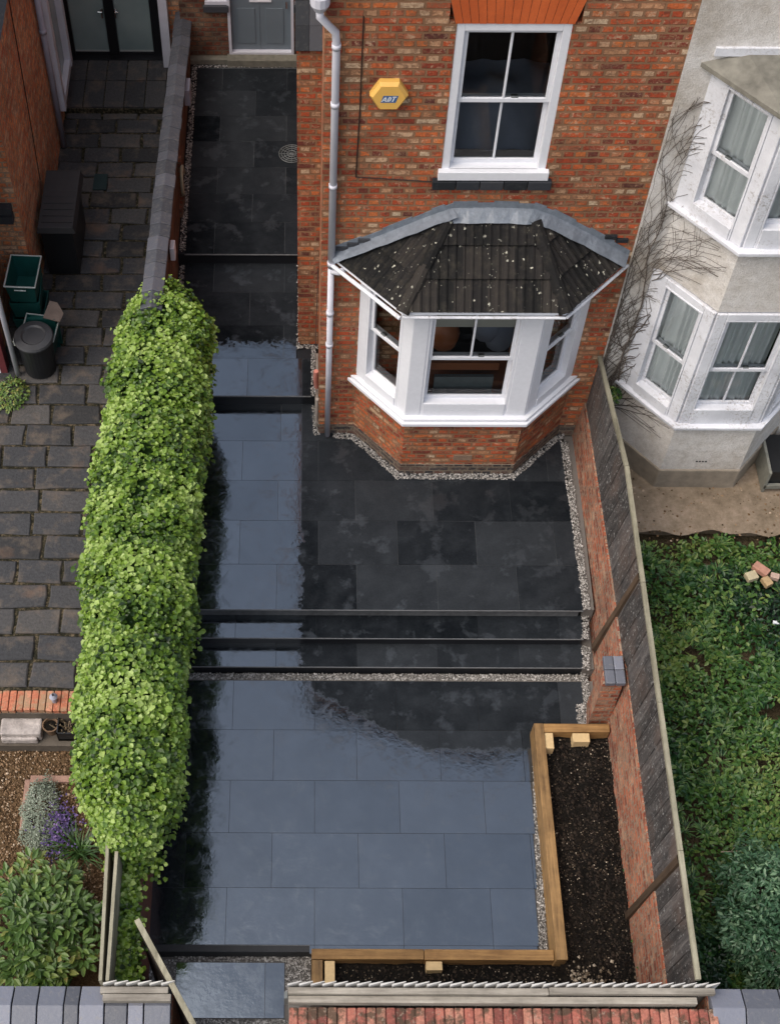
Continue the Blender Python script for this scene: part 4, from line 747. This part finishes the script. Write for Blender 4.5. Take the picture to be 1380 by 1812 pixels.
ga,gb=Vector((-.14,-3.66,0)),Vector((-.685,-2.735,0)); gu=(gb-ga).normalized(); gn=Vector((-gu.y,gu.x,0)); GL=(gb-ga).length
mb=MB()
for k in range(9): mb.obox(ga,gu,gn,k*GL/9+.002,(k+1)*GL/9-.003,-.08,1.78,-.012,.008)
mb.build('boards',FENCE,GT); mb=MB(); mb.obox(ga,gu,gn,0,GL,1.745,1.80,-.03,.02,.9); mb.build('top_rail',OLDWY,GT,bevel=.003)
for zz in (.3,1.3): mb=MB(); mb.obox(ga,gu,gn,.05,GL-.05,zz,zz+.1,-.05,-.012); mb.build('ledge',OLDWY,GT)
mb=MB(); mb.box(-.345,-.22,-3.78,-3.65,-.4,1.72); o=mb.build('gate_post',OLDWY,bevel=.005); tag(o,'worn timber gate post at the foot of the open gate','post')
def coping_wall(name,label,x0,x1,xs):
    t=thing(name,label,'wall',((x0+x1)/2,-3.5,0)); mb=MB(); mb.box(x0,x1,-3.62,-3.33,-.5,1.60,.5); mb.build('wall',B_WALL,t)
    mb=MB()
    for i in range(len(xs)-1):
        a,b=xs[i]+.006,xs[i+1]-.006; j=R.uniform(-.006,.006); pr_=[(-3.67,1.60),(-3.67,1.655),(-3.475,1.725+j),(-3.29,1.66),(-3.29,1.60)]; n_=5
        vs=[(a,y,z) for y,z in pr_]+[(b,y,z) for y,z in pr_]; mb.add(vs,[(0,1,2,3,4),(9,8,7,6,5)]+[(k,n_+k,n_+(k+1)%n_,(k+1)%n_) for k in range(n_)])
    mb.build('coping',SLATE,t,bevel=.006); return t
coping_wall('coped_wall','blue coped brick wall at the bottom left corner below the leafy shrub',-2.6,-.345,[-2.6,-2.28,-1.90,-1.72,-1.50,-1.27,-1.14,-.92,-.72,-.58,-.345])
coping_wall('coped_wall','blue coped brick wall at the bottom right corner below the dark bushes',4.31,6.6,[4.31,4.60,4.92,5.20,5.50,5.8,6.1,6.6])

# ================================================================== DIVIDING WALL WITH SLATE COPING
DV=thing('dividing_wall','brick wall with blue slate coping between the courtyard and slab passage','wall',(-.92,7.2,.5))
cz=lambda y: {0:0}.get(1,0) or (2.25-.045*(y-4.0) if y<4.3 else 2.20-.128*(y-4.3) if y<6.6 else 1.905-.147*(y-6.6))
ys=[4.0,4.3,5.2,6.6,8.3,9.2,10.3]; mb=MB()
for i in range(len(ys)-1):
    a,b=ys[i],ys[i+1]; mb.add([(-.85,a,.3),(-.85,b,.3),(-.85,b,cz(b)),(-.85,a,cz(a)),(-1.0,a,.3),(-1.0,b,.3),(-1.0,b,cz(b)),(-1.0,a,cz(a))],[(0,1,2,3),(4,5,6,7)[::-1],(3,2,6,7)],.5)
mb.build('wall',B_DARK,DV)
mb=MB(); y=4.0
while y<10.25:
    L=R.uniform(.20,.27) ; a,b=y+.004,min(10.3,y+L-.004); o=R.uniform(-.006,.006); za,zb=cz(a),cz(b); xl,xr=-1.035+o,-.79+o
    mb.add([(xr,a,za),(xr,b,zb),(xr,b,zb+.03),(xr,a,za+.03),((xl+xr)/2,a,za+.075),((xl+xr)/2,b,zb+.075),(xl,a,za+.03),(xl,b,zb+.03),(xl,a,za),(xl,b,zb)],[(0,1,2,3),(3,2,5,4),(4,5,7,6),(6,7,9,8),(0,3,4,6,8),(1,9,7,5,2)]); y+=L
mb.build('coping',SLATEM,DV,bevel=.008)
mb=MB(); mb.box(-.85,-.81,6.95,7.25,.8,.95); mb.box(-.85,-.80,7.2,7.32,.8,1.5); mb.build('brick_stub',B_DARK,DV)
mb=MB(); ring=[(-.79,7.15+.13*math.cos(a),1.25+.2*math.sin(a)) for a in [k*.5 for k in range(10)]]; mb.tube(ring,.022,8); o=mb.build('coiled_hose',plain('old_hose',(.30,.28,.20),.7,.3,20,0),smooth=True); tag(o,'coil of dirty cream hose hanging on the passage wall','hose')
mb=MB(); mb.box(-.83,-.77,5.45,5.60,1.55,1.75); o=mb.build('vent_cover',WHITE,bevel=.01); tag(o,'small white vent cover on the passage side of the dividing wall','vent')
mb=MB(); mb.box(-.83,-.75,8.55,8.8,1.25,1.5); o=mb.build('junction_box',GREYPVC,bevel=.01); tag(o,'small grey box fixed to the far part of the passage wall','box')

# ================================================================== LEFT COURTYARD
q=MB(); q.box(-4.2,-.98,.22,9.32,.1,.478); q.box(-4.2,-.98,9.3,10.5,.1,.575); struct(q.build('courtyard_bed',JOINT))
q=MB(); y=.24; row=0
while y<9.2:
    h=.335-.004*y*1.4; h=max(.27,h); x=-4.1+ (row%2)*.28+R.uniform(-.05,.05)
    while x<-.98:
        w_=R.uniform(.48,.66); a,b,c,d=x+.018,min(x+w_-.018,-.99),y+.016,y+h-.016
        if b-a>.08 and True:
            j=lambda s_=.018:R.uniform(-s_,s_); z=.50+j(.006); o=[(a+j(),c+j()),((a+b)/2+j(),c+j(.008)),(b+j(),c+j()),(b+j(.006),(c+d)/2),(b+j(),d+j()),((a+b)/2+j(),d+j(.008)),(a+j(),d+j()),(a+j(.006),(c+d)/2)]
            cx_,cy_=(a+b)/2,(c+d)/2; vs=[(px,py,.47) for px,py in o]+[(px,py,z-.010) for px,py in o]+[(cx_+(px-cx_)*.95,cy_+(py-cy_)*.91,z+j(.002)) for px,py in o]
            q.add(vs,[(k,(k+1)%8,8+(k+1)%8,8+k) for k in range(8)]+[(8+k,8+(k+1)%8,16+(k+1)%8,16+k) for k in range(8)]+[tuple(range(16,24))])
        x+=w_
    y+=h; row+=1
for j_ in range(2):
    for i in range(5):
        a=-2.62+i*.285; q.box(a+.006,a+.275,9.32+j_*.56,9.32+j_*.56+.545,.5,.60)
struct(q.build('courtyard_paving',SETT,loc=(-2,5,.47)))
q=MB(); x=-2.75
while x<-1.42: q.box(x,x+.071,-.02+R.uniform(-.008,.008),.215,.3,.495+R.uniform(-.006,.006)); x+=.079
struct(q.build('brick_step_edge',B_STEP,bevel=.008))
q=MB(); q.box(-4.2,-1.03,-.03,.22,.0,.43,.5); q.box(-4.2,-1.03,-.28,-.03,-.1,.16,.5); struct(q.build('courtyard_step',plain('old_step',(.09,.075,.06),.9,.4,10,.01)))
mb=MB(); mb.box(-2.085,-1.90,7.78,8.08,.50,.522); o=mb.build('drain_cover',plain('dark_teal_cover',(.012,.03,.032),.5,.3,12,.002),bevel=.004); tag(o,'small dark teal square cover set in the courtyard paving','drain cover')
mb=MB(); 
for r in (.17,.135,.10,.06): mb.tube([(.585+r*math.cos(a),8.15+r*math.sin(a),.812+ .02*(.17-r)) for a in [k*math.pi/12 for k in range(25)]],.006,6,caps=False)
for k in range(6): a=k*math.pi/6; mb.tube([(.585-.16*math.cos(a),8.15-.16*math.sin(a),.81),(.585+.16*math.cos(a),8.15+.16*math.sin(a),.81)],.004,5)
o=mb.build('wire_basket_lid',METAL,smooth=True); tag(o,'round grey wire grille lying on the passage slabs','grille')
# left garden bed
mb,nm,mt=irregular(-4,-1.03,-3.34,-.27,.02,60,70,None,LITTER,'garden_bed',.05); struct(mb.build(nm,mt,smooth=True))
mb=MB()
for _ in range(6500):
    x,y=R.uniform(-2.7,-1.25),R.uniform(-2.0,-.28); mb.pebble((x,y,.03+.05*noise.noise(Vector((x*2.2,y*2.2,.02)))),R.uniform(.006,.017),R.random()**1.3)
o=mb.build('bark_chippings',LCHIP,uv=False); o['kind']='stuff'; tag(o,'brown bark chippings covering the left flower bed','mulch')
# log / stone, pot and tray on the low step
vs=[]; mb=MB(); mb.box(-2.46,-2.02,-.22,-.02,.16,.32); mb.box(-2.455,-2.06,-.26,-.215,.16,.27); o=mb.build('stone_trough',plain('pale_stone',(.40,.36,.34),.9,.5,14,.02),bevel=.03); tag(o,'pale weathered stone block on the step below the courtyard','stone')
t=thing('plant_pot','small round brown plant pot beside the pale stone block','pot',(-1.93,-.10,.16)); mb=MB(); mb.lathe((-1.93,-.10,.16),[(.06,0),(.085,.14),(.09,.15),(.075,.15),(.07,.12)],18); mb.build('pot',plain('clay_pot',(.14,.085,.05),.8,.3,15,.002),t,smooth=False)
mb=MB(); mb.lathe((-1.93,-.10,.275),[(.068,0),(.066,.012),(.03,.018)],14); mb.build('soil',SOIL,t)
t=thing('planting_tray','square black tray of dead stalks beside the hedge','planter',(-1.72,-.07,.16)); mb=MB(); x0,x1,y0,y1=-1.85,-1.58,-.22,.02
for a in ((x0,x1,y0,y0+.012),(x0,x1,y1-.012,y1),(x0,x0+.012,y0,y1),(x1-.012,x1,y0,y1)): mb.box(*a,.16,.34)
mb.box(x0,x1,y0,y1,.16,.20); mb.build('tray',BLACK,t)
mb=MB()
for _ in range(46): a=Vector((R.uniform(x0+.03,x1-.03),R.uniform(y0+.03,y1-.03),.2)); mb.tube([a,a+Vector((R.gauss(0,.06),R.gauss(0,.06),R.uniform(.06,.16)))],.005,5)
mb.build('stalks',plain('dead_stalk',(.25,.19,.12),.9,.4,30,0),t)
t=thing('solar_lamp','small dark garden light standing on the red brick edge','lamp',(-1.87,.10,.495)); mb=MB(); mb.lathe((-1.87,.09,.495),[(.03,0),(.032,.09),(.045,.10),(.02,.13)],12); mb.build('body',GREYPVC,t)
mb=MB(); mb.lathe((-1.87,.09,.62),[(.012,0),(.012,.03)],8); mb.build('cap',BLACK,t)
# shrubs
def clump(mb,c,rx,ry,rz,n,L,Wf=.5,t0=.5,up=.6,lump=.2,zmin=0):
    for _ in range(n):
        u_=R.uniform(0,2*math.pi); v_=math.asin(R.random()**.8); r=1+lump*(noise.noise(Vector((c[0]*3+math.cos(u_)*2,math.sin(u_)*2,v_*2)))+.5*noise.noise(Vector((c[1]*3+math.cos(u_)*5,math.sin(u_)*5,v_*5))))
        d=Vector((math.cos(u_)*math.cos(v_),math.sin(u_)*math.cos(v_),math.sin(v_))); k=R.uniform(.72,1.0)*r
        p=Vector((c[0]+d.x*rx*k,c[1]+d.y*ry*k,max(zmin,c[2]+d.z*rz*k))); nn=(d*.6+Vector((0,0,up))+Vector((R.gauss(0,.4),R.gauss(0,.4),R.gauss(0,.2)))).normalized()
        l=L*R.uniform(.6,1.3); t=min(1,max(0,R.gauss(t0,.2)+.35*noise.noise(p*3.1))); mb.leaf(p,nn,l,l*Wf,t,.2,Vector((d.x+R.gauss(0,.6),d.y+R.gauss(0,.6),R.gauss(-.2,.3))))
t=thing('leafy_shrub','big broad-leaved green shrub in the bottom left flower bed','shrub',(-1.85,-2.35,0)); mb=MB()
for k in range(80):
    u_=R.uniform(0,6.28); rr=R.random()**.5; c=(-1.95+.74*rr*math.cos(u_),-2.40+.74*rr*math.sin(u_),.38+.34*(1-rr)); 
    for _ in range(30):
        a=R.uniform(0,6.28); d=Vector((math.cos(a),math.sin(a),R.uniform(-.2,.5))); l=R.uniform(.07,.125); p=Vector(c)+d*R.uniform(.01,.09)+Vector((0,0,R.uniform(-.1,.05)))
        mb.leaf(p,(Vector((0,0,1))+d*-.25+Vector((R.gauss(0,.2),R.gauss(0,.2),0))).normalized(),l,l*.48,min(1,max(0,R.gauss(.45,.2)+.45*noise.noise(Vector(c)*2))),.2,d)
mb.build('leaves',SHRUB,t,uv=False); mb=MB()
for k in range(26): u_=R.uniform(0,6.28); rr=R.random()**.5; mb.tube([(-1.9+.1*math.cos(u_),-2.35+.1*math.sin(u_),0),(-1.93+.6*rr*math.cos(u_),-2.4+.6*rr*math.sin(u_),.5)],[.012,.005],5)
mb.build('stems',STEM,t)
t=thing('silver_cushion_plant','low silver grey cushion plant in the left flower bed','plant',(-2.0,-1.05,.03)); mb=MB(); clump(mb,(-1.98,-1.05,.05),.22,.46,.17,4200,.028,.4,.55,.4,.35,.04); mb.build('leaves',SILVER,t,uv=False)
mb=MB(); mb.box(-2.13,-1.50,-.66,-.58,.0,.07); mb.box(-2.19,-2.13,-1.2,-.62,-.02,.05); o=mb.build('bed_edging',plain('pink_edging',(.28,.17,.13),.9,.3,20,.01),bevel=.01); tag(o,'pinkish brick edging behind the silver cushion plant','edging')
t=thing('purple_flowers','patch of small purple flowers beside the silver cushion plant','flowers',(-1.78,-1.3,.03)); mb=MB()
for _ in range(420):
    x,y=-1.76+R.gauss(0,.10),-1.22+R.gauss(0,.15); mb.leaf(Vector((x,y,.12+R.uniform(0,.08))),Vector((R.gauss(0,.4),R.gauss(0,.4),1)),.028,.024,R.random(),.1)
o=mb.build('petals',PURPLE,t,uv=False); o['kind']='stuff'; mb=MB(); clump(mb,(-1.76,-1.25,.03),.2,.28,.10,500,.04,.4,.3,.5); mb.build('foliage',BLADE,t,uv=False)
t=thing('spiky_plant','dark green plant with long arching blades beside the hedge end','plant',(-1.5,-1.5,.02)); mb=MB()
for _ in range(90):
    a=R.uniform(0,6.28); d=Vector((math.cos(a),math.sin(a),0)); b=Vector((-1.52+R.gauss(0,.04),-1.45+R.gauss(0,.04),.02)); L=R.uniform(.2,.42); w_=d.cross(Vector((0,0,1)))*.009; pts=[b+d*L*s_+Vector((0,0,L*1.5*s_*(1-.62*s_))) for s_ in (0,.33,.66,1)]
    vs=[]; [vs.extend((q_-w_*(1-.9*i/3),q_+w_*(1-.9*i/3))) for i,q_ in enumerate(pts)]; mb.add(vs,[(2*i,2*i+1,2*i+3,2*i+2) for i in range(3)])
mb.build('blades',BLADE,t,uv=False)
t=thing('corner_weeds','small tuft of brownish weeds at the foot of the white downpipe','plant',(-2.75,4.3,.5)); mb=MB(); clump(mb,(-2.78,4.25,.5),.2,.28,.12,500,.045,.5,.7,.5); mb.build('leaves',SHRUB,t,uv=False)

# ================================================================== LEFT HOUSE
LH=thing('neighbour_house','orange brick neighbour house at the top left with black glazed doors','house',(-3.0,7.5,.5))
mb=MB(); mb.box(-3.4,-2.60,5.76,10.5,.3,4.08,.5); mb.build('wall',B_LEFT,LH)
mb=MB(); mb.box(-3.6,-2.95,4.66,5.76,.3,4.08,.5); mb.build('front_wall',B_LEFT,LH)
mb=MB(); mb.slab([(-2.48,4.4,4.05),(-2.48,10.4,4.05),(-6,10.4,6.2),(-6,4.4,6.2)],.1,.4); mb.build('roof',SLATED,LH)
mb=MB(); mb.box(-2.95,-2.87,4.60,4.75,.5,3.0); mb.build('red_post',MAROON,LH); mb=MB(); mb.box(-3.4,-2.955,4.60,4.66,.5,3.0); mb.build('white_panel',WHITE,LH)
mb=MB(); mb.tube([(-2.74,4.57,.5),(-2.74,4.57,2.6),(-2.9,4.7,3.0)],.032,10); mb.build('downpipe',PVC,LH,smooth=True)
mb=MB(); mb.tube([(-2.545,8.62,.52),(-2.545,8.62,3.6)],.04,10); mb.tube([(-2.545,8.62,2.3),(-2.545,8.62,2.36)],.048,10); mb.build('downpipe',GREYPVC,LH,smooth=True)
mb=MB(); mb.tube([(-2.595,7.1,1.3),(-2.593,7.25,2.4),(-2.593,7.5,4.6)],.006,5); mb.build('cable',CABLE,LH)
mb=MB(); mb.box(-2.66,-2.47,8.8,8.92,.95,3.0); mb.box(-2.66,-2.47,9.72,9.84,.95,3.0); mb.box(-2.66,-2.48,8.92,9.72,.95,1.06); f=mb.build('side_window',PVC,LH); mb=MB(); mb.box(-2.62,-2.56,8.92,9.72,1.06,3.0); mb.build('pane',FROST,f)
mb=MB(); mb.box(-2.93,-2.66,5.66,5.76,2.06,2.16); mb.box(-2.93,-2.66,5.65,5.76,1.93,2.035); mb.build('slate_ledge',SLATED,LH)
# black french doors
mb=MB(); mb.box(-2.72,-2.52,10.38,10.5,.55,2.9); mb.box(-1.40,-1.20,10.38,10.5,.55,2.9); mb.box(-2.52,-1.40,10.40,10.5,.55,.66); mb.box(-2.03,-1.89,10.37,10.5,.66,2.9); d=mb.build('glazed_doors',BLACKP,LH)
for a,b in ((-2.52,-2.03),(-1.89,-1.40)):
    mb=MB(); mb.box(a,b,10.42,10.46,.66,2.9); mb.build('pane',FROST,d); mb=MB(); mb.box(a,b,10.415,10.42,.66,.685); mb.build('glazing_bead',flat('bead',(.3,.31,.3)),d)
for x in (-2.06,-1.87): mb=MB(); mb.tube([(x,10.34,1.33),(x,10.33,1.36),(x+(-.05 if x<-2 else .05),10.33,1.365)],.013,8); mb.tube([(x,10.36,1.25),(x,10.36,1.40)],.016,8); mb.build('handle',HANDLE,d)
mb=MB(); mb.box(-2.7,-1.2,10.3,10.5,.5,.61); mb.build('threshold',BLACKP,d)
mb=MB(); mb.box(-1.25,-1.13,10.15,10.5,.60,2.9); mb.build('white_pier',PVC,LH); mb=MB(); mb.box(-1.13,-.9,10.3,10.5,.5,2.9); mb.box(-3.5,-2.72,10.5,10.6,.5,5.4); mb.box(-2.72,-.95,10.45,10.6,2.9,5.9); mb.build('back_wall',B_LEFT,LH)
# storage box
t=thing('storage_box','black plastic garden storage box against the orange brick wall','storage box',(-2.3,6.65,.5))
mb=MB(); mb.box(-2.52,-2.12,6.25,7.15,.5,1.28); mb.build('body',BLACK,t,bevel=.015)
mb=MB(); mb.add([(-2.55,6.18,1.27),(-2.07,6.18,1.27),(-2.05,7.2,1.27),(-2.53,7.2,1.27),(-2.53,6.20,1.35),(-2.10,6.20,1.35),(-2.08,7.18,1.38),(-2.51,7.18,1.38)],[(0,1,2,3)[::-1],(4,5,6,7),(0,1,5,4),(1,2,6,5),(2,3,7,6),(3,0,4,7)]); 
for k in range(8): mb.box(-2.49,-2.11,6.28+k*.11,6.285+k*.11,1.36,1.372)
mb.build('lid',plain('dark_lid',(.028,.028,.03),.55,.2,10,.002),t,bevel=.01)
# recycling crates
def crate(lbl,cx,cy,z,w,d,h,rot,tilt=0,rim=True,mat=GREENP):
    t=thing('recycling_crate',lbl,'crate',(cx,cy,z),'green recycling crates stacked beside the brick wall'); c,s_=math.cos(rot),math.sin(rot)
    def P(a,b,zz): return (cx+a*c-b*s_,cy+a*s_+b*c,z+zz+tilt*b)
    mb=MB(); k=.84; th=.012
    def ring(sc,zz,inn): W2,D2=w/2*sc-inn,d/2*sc-inn; return [P(-W2,-D2,zz),P(W2,-D2,zz),P(W2,D2,zz),P(-W2,D2,zz)]
    vs=ring(k,0,0)+ring(1,h,0)+ring(1,h,th)+ring(k,.015,th); mb.add(vs,[(0,1,2,3)[::-1]]+[(i,(i+1)%4,4+(i+1)%4,4+i) for i in range(4)]+[(4+i,4+(i+1)%4,8+(i+1)%4,8+i) for i in range(4)]+[(8+i,8+(i+1)%4,12+(i+1)%4,12+i) for i in range(4)]+[(12,13,14,15)],.5); mb.build('tub',mat,t)
    if rim:
        mb=MB(); r1=[Vector(q_) for q_ in ring(1.03,h,0)]; mb.tube(r1+[r1[0]],.011,6); mb.build('rim',RIM,t)
        mb=MB(); a,b=Vector(P(-.07,-d/2*1.06,h-.05)),Vector(P(.07,-d/2*1.06,h-.05)); mb.tube([a,b],.009,6); mb.build('handle',RIM,t)
crate('open green recycling crate, topmost in its stack by the brick wall',-2.62,5.42,1.10,.36,.50,.30,-.05)
crate('lower green recycling crate hidden under the open one',-2.64,5.45,.80,.37,.5,.28,.03,rim=False); crate('bottom green recycling crate standing on the paving',-2.63,5.46,.50,.38,.5,.28,-.04,rim=False)
crate('tilted green crate between the open crate and black dustbin',-2.45,4.98,.60,.40,.34,.30,-.15,.15)
mb=MB(); mb.add([(-2.40,5.03,1.02),(-2.20,5.0,.98),(-2.16,5.12,1.0),(-2.24,5.24,1.06),(-2.33,5.25,1.08)],[(0,1,2,3,4)],.5); 
o=mb.build('flat_stone',plain('brown_board',(.16,.12,.10),.8,.3,9,.003)); sm=o.modifiers.new('s','SOLIDIFY'); sm.thickness=.02; tag(o,'brown rounded board lying on the tilted crate','board')
mb=MB(); mb.box(-2.60,-2.26,5.02,5.06,.5,1.0); mb.box(-2.56,-2.24,5.08,5.11,.5,.97); o=mb.build('crate_lids',GREENP); tag(o,'two dark lids standing upright behind the tilted crate','lids')
t=thing('dustbin','round black dustbin with a shallow dished lid','bin',(-2.47,4.66,.5)); c=(-2.47,4.68,.5)
mb=MB(); mb.lathe(c,[(.17,0),(.19,.02),(.215,.55),(.225,.57)],28); mb.build('body',BLACK,t,smooth=False); tl=Matrix.Rotation(.05,3,'X')
mb=MB(); mb.lathe((c[0],c[1],1.07),[(.235,-.03),(.24,0),(.225,.022),(.15,.035),(.13,.018),(.03,.02)],28,tilt=tl); mb.build('lid',plain('bin_lid',(.035,.036,.04),.45,.25,10,.001),t)
mb=MB(); mb.box(c[0]-.25,c[0]-.225,c[1]-.04,c[1]+.04,.95,1.03); mb.build('handle',RIM,t)
mb=MB(); mb.lathe((-2.50,6.0-.2,.0),[(.1,0),(.1,.01)],8); 

# ================================================================== RIGHT GARDEN PLANTS
mb=MB()
def cover_h(x,y): return .13+.26*noise.noise(Vector((x*1.6,y*1.6,4)))+.16*noise.noise(Vector((x*4,y*4,1)))
n_=0
while n_<27000:
    x,y=R.uniform(4.12,6.9),R.uniform(-3.25,2.62); e=.12*noise.noise(Vector((x*2.4,0,7)))
    bare=max(math.exp(-(((x-4.93)/.22)**2+((y-2.0)/.26)**2))*1.5, math.exp(-(((x-4.9)/.18)**2+((y+1.75)/.25)**2))*1.2, math.exp(-(((x-4.55)/.10)**2+((y+1.3)/.2)**2)))
    if y>2.36+e or R.random()<bare-.15 or noise.noise(Vector((x*3,y*3,12)))<-.42: n_+=1; continue
    h=cover_h(x,y)+R.uniform(-.02,.09); p_=Vector((x,y,max(.07,h+.07))); t=.52+.6*noise.noise(Vector((x*.9,y*.9,2)))+(.22 if (y<-.4 and x>4.7) or y>2 else 0)
    l=R.uniform(.04,.08)*(1.0+.4*noise.noise(Vector((x*2,y*2,30)))); mb.leaf(p_,Vector((R.gauss(0,.6),R.gauss(0,.5),1)).normalized(),l,l*R.uniform(.45,.75),min(1,max(0,R.gauss(t,.16))),.2); n_+=1
for _ in range(260):
    cx_,cy_=R.uniform(4.4,6.3),R.uniform(-3,2.3); hh=cover_h(cx_,cy_)
    for _ in range(22):
        a=R.uniform(0,6.28); d=Vector((math.cos(a),math.sin(a),.5)); mb.leaf(Vector((cx_,cy_,hh+.1))+d*R.uniform(0,.05),Vector((0,0,1))+d*-.3,R.uniform(.06,.11),.014,min(1,max(0,R.gauss(.65,.15))),.1,d)
for _ in range(900):
    x,y=R.uniform(4.3,6.4),R.uniform(-3.0,2.2)
    if noise.noise(Vector((x*1.1,y*1.1,40)))<.08: continue
    h=cover_h(x,y); a=R.uniform(0,6.28); d=Vector((math.cos(a)*.5,math.sin(a)*.5,1)).normalized()
    for q in range(5): mb.leaf(Vector((x,y,h+.06))+d*(.05*q),(d+Vector((math.cos(a+q*2.4),math.sin(a+q*2.4),.2))*.3).normalized(),R.uniform(.05,.085),R.uniform(.03,.045),min(1,max(0,R.gauss(.72,.14))),.15,Vector((math.cos(a+q*2.4),math.sin(a+q*2.4),.1)))
o=mb.build('ground_cover',COVER,uv=False,loc=(5,0,0)); o['kind']='stuff'; tag(o,'dark green weeds and nettles covering the garden behind the fence','ground cover')
t=thing('bluegreen_bush','dense blue green bush in the bottom right corner','bush',(5.25,-2.3,.0)); mb=MB()
for c in ((5.30,-1.95,.45,.42,.4,.55),(5.10,-2.45,.40,.34,.36,.5),(5.45,-2.75,.45,.42,.33,.5),(5.65,-2.2,.5,.4,.5,.6)): clump(mb,c[:3],c[3],c[4],c[5],2300,.058,.42,.5,.5,.8,.05)
mb.build('leaves',GLAUC,t,uv=False); mb=MB()
for k in range(14): a=R.uniform(0,6.28); mb.tube([(5.3,-2.3,0),(5.3+.3*math.cos(a),-2.3+.4*math.sin(a),.8)],[.02,.006],5)
mb.build('stems',STEM,t)
t=thing('dark_bush','dark leaved bush between the fence corner and blue green bush','bush',(4.6,-2.9,0)); mb=MB(); clump(mb,(4.62,-2.75,.2),.36,.42,.42,2600,.055,.6,.08,.4,.5,.05); mb.build('leaves',COVER,t,uv=False)  # leaf tint set near the dark end
grp='pale broken bricks lying in the weeds'
for lbl,(x,y,z,l,w_,rt,cc) in (('cream broken brick at the left of the small rubble heap',(5.86,1.80,.33,.13,.11,.35,(.46,.40,.26))),('pink whole brick leaning across the small rubble heap',(5.97,1.87,.37,.19,.10,-.75,(.42,.22,.16))),('buff brick piece at the lower right of the rubble heap',(6.02,1.72,.34,.12,.09,-1.1,(.42,.30,.16))),('small pinkish fragment at the far right of the rubble heap',(6.12,1.79,.34,.10,.07,-.3,(.44,.32,.26)))):
    mb=MB(); u_=Vector((math.cos(rt),math.sin(rt),0)); mb.obox((x,y,z),u_,Vector((-u_.y,u_.x,0)),-l/2,l/2,-.04,.03,-w_/2,w_/2); o=mb.build('brick_rubble',plain('rubble_'+lbl.split()[0],cc,.9,.25,25,.006),bevel=.008); tag(o,lbl,'brick',grp)
t=thing('garden_frame','dark box frame with a pale rail by the rendered bay','frame',(6.35,3.2,.3)); mb=MB(); mb.box(6.2,6.8,3.05,3.6,.3,.62); mb.build('box',BLACK,t); mb=MB(); mb.box(6.18,6.82,3.0,3.04,.36,.42); mb.box(6.17,6.2,3.0,3.6,.3,.66); mb.build('rail',plain('grey_rail',(.2,.2,.17),.7),t)
t=thing('white_bracket','small white and grey metal piece lying in the weeds at the right edge','scrap metal',(6.2,1.2,.25)); mb=MB(); mb.obox((6.02,1.22,.28),Vector((1,-.12,0)).normalized(),Vector((.12,1,0)).normalized(),0,.4,0,.02,-.02,.015); mb.build('bar',WHITE,t); mb=MB(); mb.box(6.02,6.3,1.24,1.42,.22,.27); mb.build('plate',BLACK,t)
mb=MB(); a=Vector((5.0,-1.55,.42)); mb.tube([a,a+Vector((.14,-.005,.01)),a+Vector((.26,.06,.03))],[.008,.007,.004],6); mb.tube([a+Vector((.1,.0,.01)),a+Vector((.18,.09,.03))],.004,5); o=mb.build('dead_twig',plain('pale_twig',(.28,.24,.17),.9,.2,30,0)); tag(o,'bare pale twig lying on the weeds above the blue green bush','twig')
# bare climber on the rendered wall
t=thing('bare_climber','leafless brown climber spreading over the rendered wall left of the bays','climber',(4.25,3.7,.4)); mb=MB()
def wy(x): return (YF-.012) if x<4.37 else YF-.014-(x-4.37)*1.14
def grow(p,d,L,r,depth,lean):
    pts=[p]; rs=[r]; n_=max(4,int(L/.06)); p0=d
    for k in range(n_):
        d=(d*.85+p0*.15+Vector((R.gauss(0,.10)+lean*.02,0,R.gauss(0,.05)))).normalized(); p=p+d*(L/n_)
        if p.x<4.11: p.x=4.11+R.random()*.01; d.x=abs(d.x)*.5
        if p.x>4.88 or p.z>5.35 or (p.x>4.46 and (1.35<p.z<3.2 or p.z>4.05)): break
        p=Vector((p.x,wy(p.x)-r-R.random()*.008,p.z)); pts.append(p); rs.append(max(.0021,r*(1-.8*(k+1)/n_)))
        if depth and k>1 and R.random()<(.36 if depth>1 else .30):
            s_=R.choice((-1,1,1)); a=R.uniform(.35,.8)*s_; dd=Vector((d.x*math.cos(a)+d.z*math.sin(a),0,d.z*math.cos(a)-d.x*math.sin(a)))
            if dd.z<-.1: dd.z=-dd.z
            grow(p,dd,L*R.uniform(.2,.42),max(.0024,rs[-1]*.6),depth-1,lean+s_*.5)
    if len(pts)>2: mb.tube(pts,rs,5,caps=False)
for x0,dx,L,rr in ((4.20,.00,2.9,.010),(4.24,.03,3.9,.014),(4.28,.05,3.4,.010)): grow(Vector((x0,YF-.03,.6+R.random()*.3)),Vector((dx,0,1)).normalized(),L,rr,3,0)
for _ in range(7): grow(Vector((R.uniform(4.2,4.4),YF-.02,R.uniform(3.0,3.4))),Vector((R.uniform(.1,.7),0,1)).normalized(),R.uniform(.6,1.1),.005,1,.6)
for _ in range(8): grow(Vector((R.uniform(4.12,4.34),YF-.02,R.uniform(1.0,2.4))),Vector((R.uniform(-.5,.5),0,1)).normalized(),R.uniform(.3,.7),.0045,1,0)
mb.build('stems',STEM,t,uv=False)
mb=MB(); clump(mb,(4.27,3.60,1.25),.10,.06,.22,160,.045,.6,.7,.5); mb.build('leaves',COVER,t,uv=False)
for o in bpy.data.objects:
    if '_w' in o: del o['_w']
